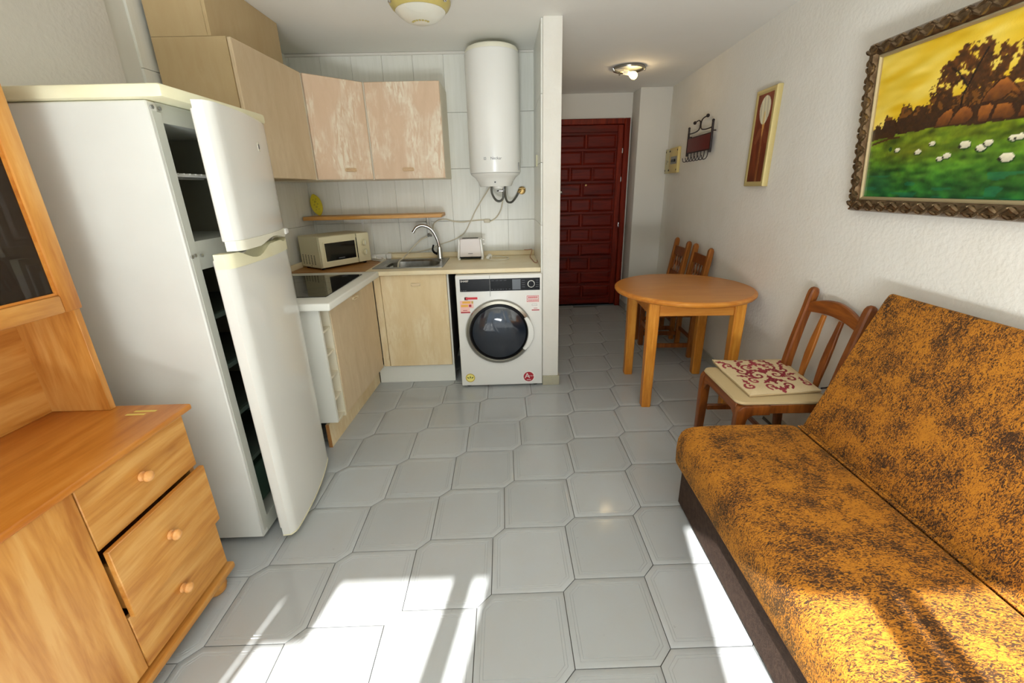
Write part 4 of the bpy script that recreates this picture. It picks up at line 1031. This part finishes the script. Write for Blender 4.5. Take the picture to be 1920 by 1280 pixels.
ROCKS = [[(0.375, 0.308), (0.383, 0.337), (0.411, 0.36), (0.43, 0.361), (0.44, 0.349), (0.428, 0.308)],
         [(0.425, 0.308), (0.446, 0.344), (0.458, 0.357), (0.476, 0.364), (0.498, 0.353), (0.507, 0.339), (0.51, 0.323), (0.488, 0.308)],
         [(0.525, 0.363), (0.54, 0.39), (0.571, 0.419), (0.593, 0.423), (0.616, 0.402), (0.643, 0.37), (0.638, 0.361), (0.614, 0.379), (0.593, 0.364), (0.573, 0.359)],
         [(0.53, 0.302), (0.521, 0.339), (0.53, 0.356), (0.556, 0.357), (0.571, 0.349), (0.562, 0.316), (0.556, 0.302)],
         [(0.568, 0.308), (0.577, 0.35), (0.6, 0.352), (0.622, 0.347), (0.639, 0.316), (0.628, 0.304)],
         [(.645, .304), (.65, .335), (.68, .35), (.72, .34), (.735, .304)]]
SHEEP = [(0.23, 0.245, .8), (0.326, 0.231, .9), (0.38, 0.255, .8), (0.42, 0.202, .8), (0.445, 0.21, .95), (0.503, 0.241, 1.25), (0.559, 0.227, 1.1), (0.578, 0.24, .95), (0.643, 0.193, 1.4), (0.65, 0.248, .95), (0.668, 0.249, .9), (.75, .22, 1.2), (.82, .25, .9)]
def landscape(x, z):
    U = x + LB - .012 + .03; V = z + LB + .005 - .012
    n1 = vnoise(U, V, 14, 55, 3); n2 = vnoise(U, V, 70, 110, 4); n3 = vnoise(U + V * .5, V - U * .25, 10, 40, 5); n4 = vnoise(U, V, 150, 150, 6)
    t = n3[..., None]
    c = np.array((222, 180, 26)) * (1 - t) + np.array((234, 208, 92)) * t
    c = c + (n1[..., None] - .5) * np.array((30, 34, 50))
    lowm = np.clip(1 - (V - .30) / .07, 0, 1) * np.clip(1 - (U - .08) / .12, 0, 1) * n2
    c = c * (1 - .6 * lowm[..., None]) + np.array((206, 110, 24)) * .6 * lowm[..., None]
    gv = np.interp(U, [p[0] for p in GROUND], [p[1] for p in GROUND])
    Ud = U + (n2 - .5) * .016 + (n4 - .5) * .014; Vd = V + (vnoise(U, V, 80, 80, 8) - .5) * .020 + (vnoise(U, V, 160, 160, 9) - .5) * .012
    n5 = .5 * vnoise(U + .37 * V, V - .41 * U, 48, 48, 31) + .3 * vnoise(U - .3 * V, V + .3 * U, 105, 105, 32) + .2 * vnoise(U, V, 190, 190, 33)
    can = inpoly(Ud, Vd, CAN) & ~((n5 > .65) & (V > .40))
    depth = np.clip((V - .33) / .2, 0, 1)
    cc_ = np.stack([44 + 52 * n2 * depth + 22 * n4, 26 + 26 * n2 * depth + 12 * n4, 8 + 8 * n2], -1)
    sp = ((n5 > .55) & (V > .36))
    cc_[sp] = np.array((112, 68, 20))
    c[can] = cc_[can]
    tr = np.minimum(dcurve(U, V, [(.455, .33), (.462, .40), (.49, .47), (.515, .52)]), dcurve(U, V, [(.47, .42), (.43, .47), (.40, .49)]))
    c[(tr < .0035) & (V > .33)] = (26, 14, 6)
    # field
    g = V < gv + (n2 - .5) * .006
    h = np.clip(V / .30, 0, 1)[..., None]
    e = vnoise(U, V, 9, 30, 11)[..., None]; e2 = vnoise(U, V, 30, 70, 12)[..., None]
    f = np.array((0, 74, 34)) * (1 - h) + np.array((96, 112, 14)) * h
    e3 = n5[..., None]; e4 = vnoise(U + V * .6, V - U * .15, 24, 95, 41)[..., None]
    f = f * (.55 + .5 * e + .5 * e3) + (e2 - .5) * np.array((46, 62, 20)) + (e4 - .5) * np.array((50, 46, 12)) * h
    left = np.clip(1 - np.hypot((U - .16) / .10, (V - .12) / .07), 0, 1)[..., None]
    f = f * (1 - .6 * left) + np.array((8, 62, 52)) * .6 * left
    yel = (np.clip(1 - np.abs(V - .235) / .05, 0, 1) * np.clip(1 - np.abs(U - .3) / .22, 0, 1))[..., None]
    f = f * (1 - .55 * yel) + np.array((146, 142, 24)) * .55 * yel
    teal = ((vnoise(U, V, 16, 60, 13) > .66) & (V < .15))
    f[teal] = f[teal] * .5 + np.array((20, 110, 84)) * .5
    c[g] = f[g]
    c[dcurve(U, V, [(.07, .292), (.13, .302), (.2, .304)]) < .008] = (58, 34, 12)
    c[(dcurve(U, V, [(.10, .275), (.19, .293), (.23, .29)]) < .004)] = (70, 42, 14)
    for k, poly in enumerate(ROCKS):
        m = inpoly(U + (n4 - .5) * .004, V + (n2 - .5) * .004, poly)
        zc = np.clip((V - poly[0][1]) / .06, 0, 1)
        rc_ = np.stack([84 + 92 * zc + 60 * (n5 - .5), 46 + 58 * zc + 40 * (n5 - .5), 14 + 24 * zc], -1)
        c[m] = rc_[m]
        c[(dcurve(U, V, poly + [poly[0]]) < .0022)] = (52, 24, 8)
    for sx, sz, q in SHEEP:
        a = .0155 * q; bb_ = .0095 * q
        c[((U - sx) / (a * 1.15)) ** 2 + ((V - sz + .004) / (bb_ * 1.05)) ** 2 < 1] = (22, 60, 18)
        m = ((U - sx) / a) ** 2 + ((V - sz) / bb_) ** 2 < 1
        sh_ = (214 + 26 * np.clip((V - sz) / bb_, -1, 1) + 14 * (n4 - .5))
        c[m] = np.stack([sh_, sh_ * .97, sh_ * .84], -1)[m]
        c[((U - sx + a * .92) / (a * .3)) ** 2 + ((V - sz + bb_ * .4) / (bb_ * .45)) ** 2 < 1] = (40, 34, 24)
    c[((U - .196) / .008) ** 2 + ((V - .25) / .008) ** 2 < 1] = (14, 58, 20)
    return c
paint_grid('canvas', LW - 2 * LB + .024, LH - 2 * LB + .024, .0036, landscape, vcol('oil_paint', .35, .5, (180, .25, .002)), lp, Matrix.Translation((LB - .012, -.010, LB - .012)) @ Matrix.Rotation(rad(90), 4, 'X'))

# ================================================================ TABLE
tb_ = thing('round_table', 'round honey-coloured dining table with four square legs', 'table', (1.2, 2.765, 0), rad(-3.2), world=False)
mk('tabletop', B().lathe([(.40, .722), (.425, .723), (.438, .728), (.445, .738), (.4455, .745), (.440, .752), (.430, .7555), (.427, .756), (0, .7565)], 80), m_ttop, tb_)
mk('edge_moulding', B().lathe([(.4265, .7562), (.4265, .7568), (.4310, .7566), (.4425, .7522), (.4475, .746), (.447, .737), (.440, .727), (.427, .7215), (.41, .7205), (.41, .7215)], 80, cap=False), m_table, tb_)
a_ = .262
for sx in (-1, 1):
    for sy in (-1, 1):
        b = B().rings([[(sx * a_ + px * q, sy * a_ + py * q, z) for px, py in ((-1, -.8), (-.8, -1), (.8, -1), (1, -.8), (1, .8), (.8, 1), (-.8, 1), (-1, .8))] for z, q in ((0, .028), (.003, .030), (.60, .034), (.7205, .034))])
        mk('leg', b, m_tleg, tb_)
e = a_ - .0345
for s_ in (-1, 1):
    mk('apron', B().box(-e, e, s_ * (a_ + .008) - .010, s_ * (a_ + .008) + .010, .632, .7203, bev=.002), m_table, tb_)
    mk('apron', B().box(s_ * (a_ + .008) - .010, s_ * (a_ + .008) + .010, -e, e, .632, .7203, bev=.002), m_table, tb_)

# ================================================================ CHAIR WITH CUSHION
ch = thing('dining_chair', 'brown wooden chair with slatted back and damask cushion between table and sofa', 'chair', (1.30, 1.905, 0), rad(-2), world=False)
PX = lambda z: .205 + .03 * max(0, (.43 - z) / .43) ** 1.5 + .075 * max(0, (z - .43) / .45) ** 1.3
for s_ in (-1, 1):
    zz = [0, .1, .22, .34, .43, .52, .62, .72, .80, .85, .875, .89, .897]
    path = [(PX(z), s_ * (.178 + .012 * max(0, z - .43)), z) for z in zz]
    mk('rear_leg', B().sweep(path, [.016, .017, .018, .019, .020, .020, .020, .0195, .019, .0195, .019, .015, .007], [.018, .019, .021, .022, .023, .022, .021, .020, .020, .022, .021, .016, .007]), m_cwood, ch)
    # front leg with curved bracket into the side rail (profile in x-z)
    arc = [(-.150 + .0 - .035 * math.cos(rad(q)), .345 + .035 * math.sin(rad(q))) for q in range(0, 91, 15)]
    prof = [(-.228, 0), (-.194, 0), (-.187, .25), (-.185, .345)] + [(-.150 - .035 * math.cos(rad(q)), .345 + .04 * math.sin(rad(q))) for q in range(15, 91, 15)] + [(-.08, .386), (-.08, .432), (-.200, .432), (-.220, .424), (-.231, .405), (-.234, .36), (-.232, .25)]
    mk('front_leg', B().prism(prof, s_ * .193 - .020, s_ * .193 + .020, 'y', bev=.005, seg=2), m_cwood, ch)
    mk('side_rail', B().box(-.0795, .184, s_ * .184 - .012, s_ * .184 + .012, .385, .432, bev=.003), m_cwood, ch)
    mk('side_stretcher', B().box(-.186, .208, s_ * .182 - .009, s_ * .182 + .009, .20, .232, bev=.003), m_cwood, ch)
L_ = .1725
fr_p = [(-L_, .432), (-L_, .33), (-L_ + .006, .345), (-L_ + .02, .368), (-L_ + .045, .383), (L_ - .045, .383), (L_ - .02, .368), (L_ - .006, .345), (L_, .33), (L_, .432)]
mk('front_rail', B().prism(fr_p, -.224, -.198, 'x', bev=.003), m_cwoody, ch)
mk('rear_rail', B().box(.192, .214, -.157, .157, .385, .432, bev=.003), m_cwoody, ch)
mk('cross_stretcher', B().box(-.02, .0, -.173, .173, .205, .228, bev=.003), m_cwoody, ch)
n = 14; rg = []
for k in range(n + 1):
    t = k / n; y = -.163 + .326 * t; zc = .800 + .028 * math.sin(math.pi * t); bow = .012 * math.sin(math.pi * t)
    x = PX(.80) + bow; h_ = .026 + .010 * math.sin(math.pi * t)
    rg.append([(x - .010, y, zc - h_), (x + .010, y, zc - h_), (x + .014, y, zc + h_ - .004), (x + .008, y, zc + h_), (x - .004, y, zc + h_), (x - .009, y, zc + h_ - .005)])
mk('crest_rail', B().rings(rg), m_cwoody, ch)
for s_ in (-1, 1):
    zz = [.425, .50, .58, .66, .72, .785]
    mk('back_splat', B().sweep([(PX(z) + .006, s_ * .058, z) for z in zz], [.013, .017, .022, .020, .015, .012], [.007] * 6), m_cwood2 if s_ > 0 else m_cwood, ch)
mk('seat_pad', B().rings([rrect(-.226, .20, -.196, .196, .035, .4325), rrect(-.232, .203, -.202, .202, .04, .440), rrect(-.230, .203, -.201, .201, .045, .450), rrect(-.19, .17, -.17, .17, .05, .4575)]), m_pad, ch)

cu_ = thing('seat_cushion', 'thin beige cushion with burgundy damask pattern on the brown chair', 'cushion', (1.335, 1.945, .4585), rad(0), world=False)
CX = [(-.190, .207), (-.205, -.205), (.152, -.180), (.203, .208)]      # corners: far-front, near-front, near-back, far-back
def quad(u, v):
    a, b_, c_, d_ = CX
    return ((1 - u) * ((1 - v) * b_[0] + v * a[0]) + u * ((1 - v) * c_[0] + v * d_[0]), (1 - u) * ((1 - v) * b_[1] + v * a[1]) + u * ((1 - v) * c_[1] + v * d_[1]))
def damask(U, V):
    x = np.abs(U - .5) * .40; y = V * .40
    m = np.full(U.shape, 9.0)
    def spiral(cx, cy, r0, a0, turns, sg):
        P_ = []
        for k in range(26):
            t = k / 25; a = a0 + sg * turns * 2 * math.pi * t; r = r0 * (1 - .85 * t)
            P_.append((cx + r * math.cos(a), cy + r * math.sin(a)))
        return P_
    def leaf(cx, cy, ln, wd, an):
        xr = (x - cx) * math.cos(an) + (y - cy) * math.sin(an); yr = -(x - cx) * math.sin(an) + (y - cy) * math.cos(an)
        return np.abs(yr) - wd * np.clip(1 - (xr / ln) ** 2, 0, 1) * (1 + .35 * np.sin(xr * 260))
    for cx, cy, r0, a0, tu, sg in ((.055, .28, .042, -1.6, 1.1, 1), (.050, .18, .040, 1.5, 1.1, -1), (.115, .235, .034, 3.1, 1.0, 1), (.10, .125, .034, 2.2, 1.1, -1), (.150, .31, .030, -.6, 1.0, 1), (.155, .07, .030, 1.0, 1.0, -1), (.045, .06, .030, -1.2, 1.0, 1), (.06, .365, .028, 1.6, 1.0, -1)):
        m = np.minimum(m, dcurve(x, y, spiral(cx, cy, r0, a0, tu, sg)) - .0062)
    for cx, cy, ln, wd, an in ((.0, .33, .035, .012, 1.57), (.0, .23, .03, .014, 1.57), (.0, .13, .04, .012, 1.57), (.03, .235, .03, .009, .5), (.075, .225, .03, .008, -.7), (.035, .115, .028, .009, -.6), (.09, .175, .03, .009, .9), (.085, .325, .03, .009, 2.0), (.135, .18, .026, .008, .3), (.13, .275, .026, .008, 1.2), (.03, .305, .025, .008, 2.4), (.0, .03, .022, .010, 1.57), (.025, .04, .02, .008, .6), (.155, .115, .024, .008, 1.4), (.175, .355, .022, .008, .6), (.012, .38, .02, .008, .4)):
        lf = leaf(cx, cy, ln * 1.35, wd * 1.3, an); m = np.minimum(m, np.where(lf < 0, lf, 9))
    n_ = vnoise(U, V, 60, 60, 21); n2 = vnoise(U, V, 140, 140, 22); n3 = vnoise(U, V, 4, 4, 23)
    base_ = np.stack([206 + 10 * n2, 186 + 10 * n2, 148 + 10 * n2], -1)
    on = np.stack([118 + 44 * n3, 36 + 34 * n3, 48 + 30 * n3], -1)
    return np.where((m < 0)[..., None], on, base_)
o = paint_grid('cover', 1.0, 1.0, .0075, damask, vcol('damask_cloth', .85, .15, (400, .2, .001)), cu_, Matrix.Identity(4))
for v in o.data.vertices:
    u, q = v.co.x, v.co.y; x_, y_ = quad(u, q)
    ed = min(u, 1 - u, q, 1 - q)
    v.co = Vector((x_, y_, .011 + .010 * (1 - (1 - min(1, ed / .16)) ** 2) + .0015 * math.sin(9 * u + 4 * q) + (.010 * max(0, 1 - math.hypot(u, 1 - q) / .3))))
for p_ in o.data.polygons: p_.use_smooth = True
rg = []
for z, q in ((.0005, .96), (.004, .995), (.0112, 1.0)):
    r_ = []
    for k in range(40):
        s_ = k // 10; t = (k % 10) / 10
        u, v_ = [(t, 0), (1, t), (1 - t, 1), (0, 1 - t)][s_]
        x_, y_ = quad(.5 + (u - .5) * q, .5 + (v_ - .5) * q)
        r_.append((x_, y_, z + (.010 * max(0, 1 - math.hypot(u, 1 - v_) / .3) if z > .001 else 0)))
    rg.append(r_)
mk('border', B().rings(rg, True, False), m_pad, cu_)
for y_ in (.158, -.150):
    mk('tie', B().tube([(.17, y_, .008), (.195, y_ * 1.02, .012), (.205, y_ * 1.06, .022), (.195, y_ * 1.12, .03)], .004, 6, 4), M('dark_tie', (44, 30, 30), 0.7), cu_)

# ================================================================ TWO RUSTIC CHAIRS AGAINST THE WALL
def rustic(label, y):
    t = thing('rustic_chair', label, 'chair', (XR(y) - .275, y, 0), rad(-3), 'rustic chairs along the right wall', world=False)
    for s_ in (-1, 1):
        mk('rear_leg', B().sweep([(.155, s_ * .155, 0), (.160, s_ * .155, .43), (.225, s_ * .155, .86), (.230, s_ * .155, .90), (.2315, s_ * .155, .918), (.232, s_ * .155, .925)], [.021, .022, .022, .022, .016, .006], [.021, .022, .020, .020, .014, .005]), m_cwood2, t)
        mk('front_leg', B().box(-.20, -.158, s_ * .160 - .021, s_ * .160 + .021, 0, .425, bev=.004), m_cwood, t)
        mk('side_stretcher', B().box(-.158, .142, s_ * .158 - .010, s_ * .158 + .010, .09, .128, bev=.003), m_cwood, t)
        mk('side_rail', B().box(-.158, .142, s_ * .160 - .011, s_ * .160 + .011, .36, .425, bev=.003), m_cwood, t)
    mk('front_rail', B().prism([(-.1385, .425), (-.1385, .35), (-.10, .365), (-.06, .345), (0, .375), (.06, .345), (.10, .365), (.1385, .35), (.1385, .425)], -.192, -.168, 'x', bev=.002), m_cwoody, t)
    mk('front_stretcher', B().box(-.19, -.17, -.1385, .1385, .20, .25, bev=.003), m_cwoody, t)
    mk('rear_stretcher', B().box(.150, .166, -.133, .133, .15, .185, bev=.003), m_cwoody, t)
    mk('seat', B().box(-.212, .138, -.188, .188, .4255, .455, bev=.010, seg=2), m_rush, t)
    px = lambda z: .160 + .065 * (z - .43) / .43
    mk('top_rail', B().sweep([(px(.775), 0, .775), (px(.80), 0, .80), (px(.852), 0, .852)], .1325, .011), m_cwood, t)
    mk('lower_rail', B().sweep([(px(.575), 0, .575), (px(.625), 0, .625)], .1325, .010), m_cwood, t)
    for k in range(4):
        y_ = -.09 + .06 * k
        mt_ = Matrix.Translation((px(.626), y_, .626)) @ (Vector((px(.774) - px(.626), 0, .148))).to_track_quat('Z', 'Y').to_matrix().to_4x4()
        mk('spindle', B().lathe([(.007, 0), (.010, .012), (.006, .024), (.007, .045), (.013, .075), (.007, .105), (.006, .126), (.010, .138), (.007, .150)], 10, mt_), m_cwood, t)
    return t
ra = rustic('rustic spindle-back chair behind the table, nearer of the two', 3.495)
rb = copy_tree(ra); rb.location = (XR(3.965) - .275, 3.965, 0); rb['label'] = 'rustic spindle-back chair farthest back, next to the hallway column'

# ================================================================ SOFA
so = thing('sofa_bed', 'mustard and brown mottled sofa bed along the right wall', 'sofa', (1.15, .80, 0))
SR = Matrix.Translation((1.0, 1.2, 0)) @ Matrix.Rotation(rad(-1.2), 4, 'Z') @ Matrix.Translation((-1.0, -1.2, 0))
seat = [(.768, .202), (.748, .208), (.739, .232), (.736, .30), (.739, .345), (.750, .376), (.770, .394), (.80, .402), (.90, .407), (1.05, .408), (1.20, .404), (1.245, .398), (1.262, .384), (1.267, .36), (1.265, .203)]
mk('seat_mattress', B().prism(seat, .01, 1.598, 'y', bev=.022, seg=3, mat=SR), m_sofa, so)
back = [(1.272, .30), (1.270, .365), (1.279, .388), (1.295, .43), (1.34, .555), (1.40, .715), (1.452, .855), (1.480, .925), (1.492, .958), (1.503, .978), (1.516, .985), (1.528, .978), (1.534, .955), (1.530, .90), (1.49, .78), (1.40, .52), (1.36, .38), (1.35, .30)]
mk('back_mattress', B().prism(back, .01, 1.598, 'y', bev=.014, seg=3, mat=SR), m_sofa, so)
mk('seam_piping', B().tube([SR @ Vector((1.269, .03, .398)), SR @ Vector((1.269, 1.585, .398))], .0055, 8, 1).tube([SR @ Vector((1.257, .03, .399)), SR @ Vector((1.257, 1.585, .399))], .004, 8, 1), m_sofa, so)
mk('storage_base', B().box(.768, 1.40, .03, 1.580, .012, .2015, bev=.006, mat=SR), m_velvet, so)
for x in (.82, 1.34):
    for y in (.10, 1.52): mk('foot', B().cyl(SR @ Vector((x, y, 0)), SR @ Vector((x, y, .013)), .02), m_black, so)
for y in (.08, 1.50): mk('hinge_arm', B().box(1.30, 1.345, y, y + .02, .2017, .30, mat=SR), m_iron, so)
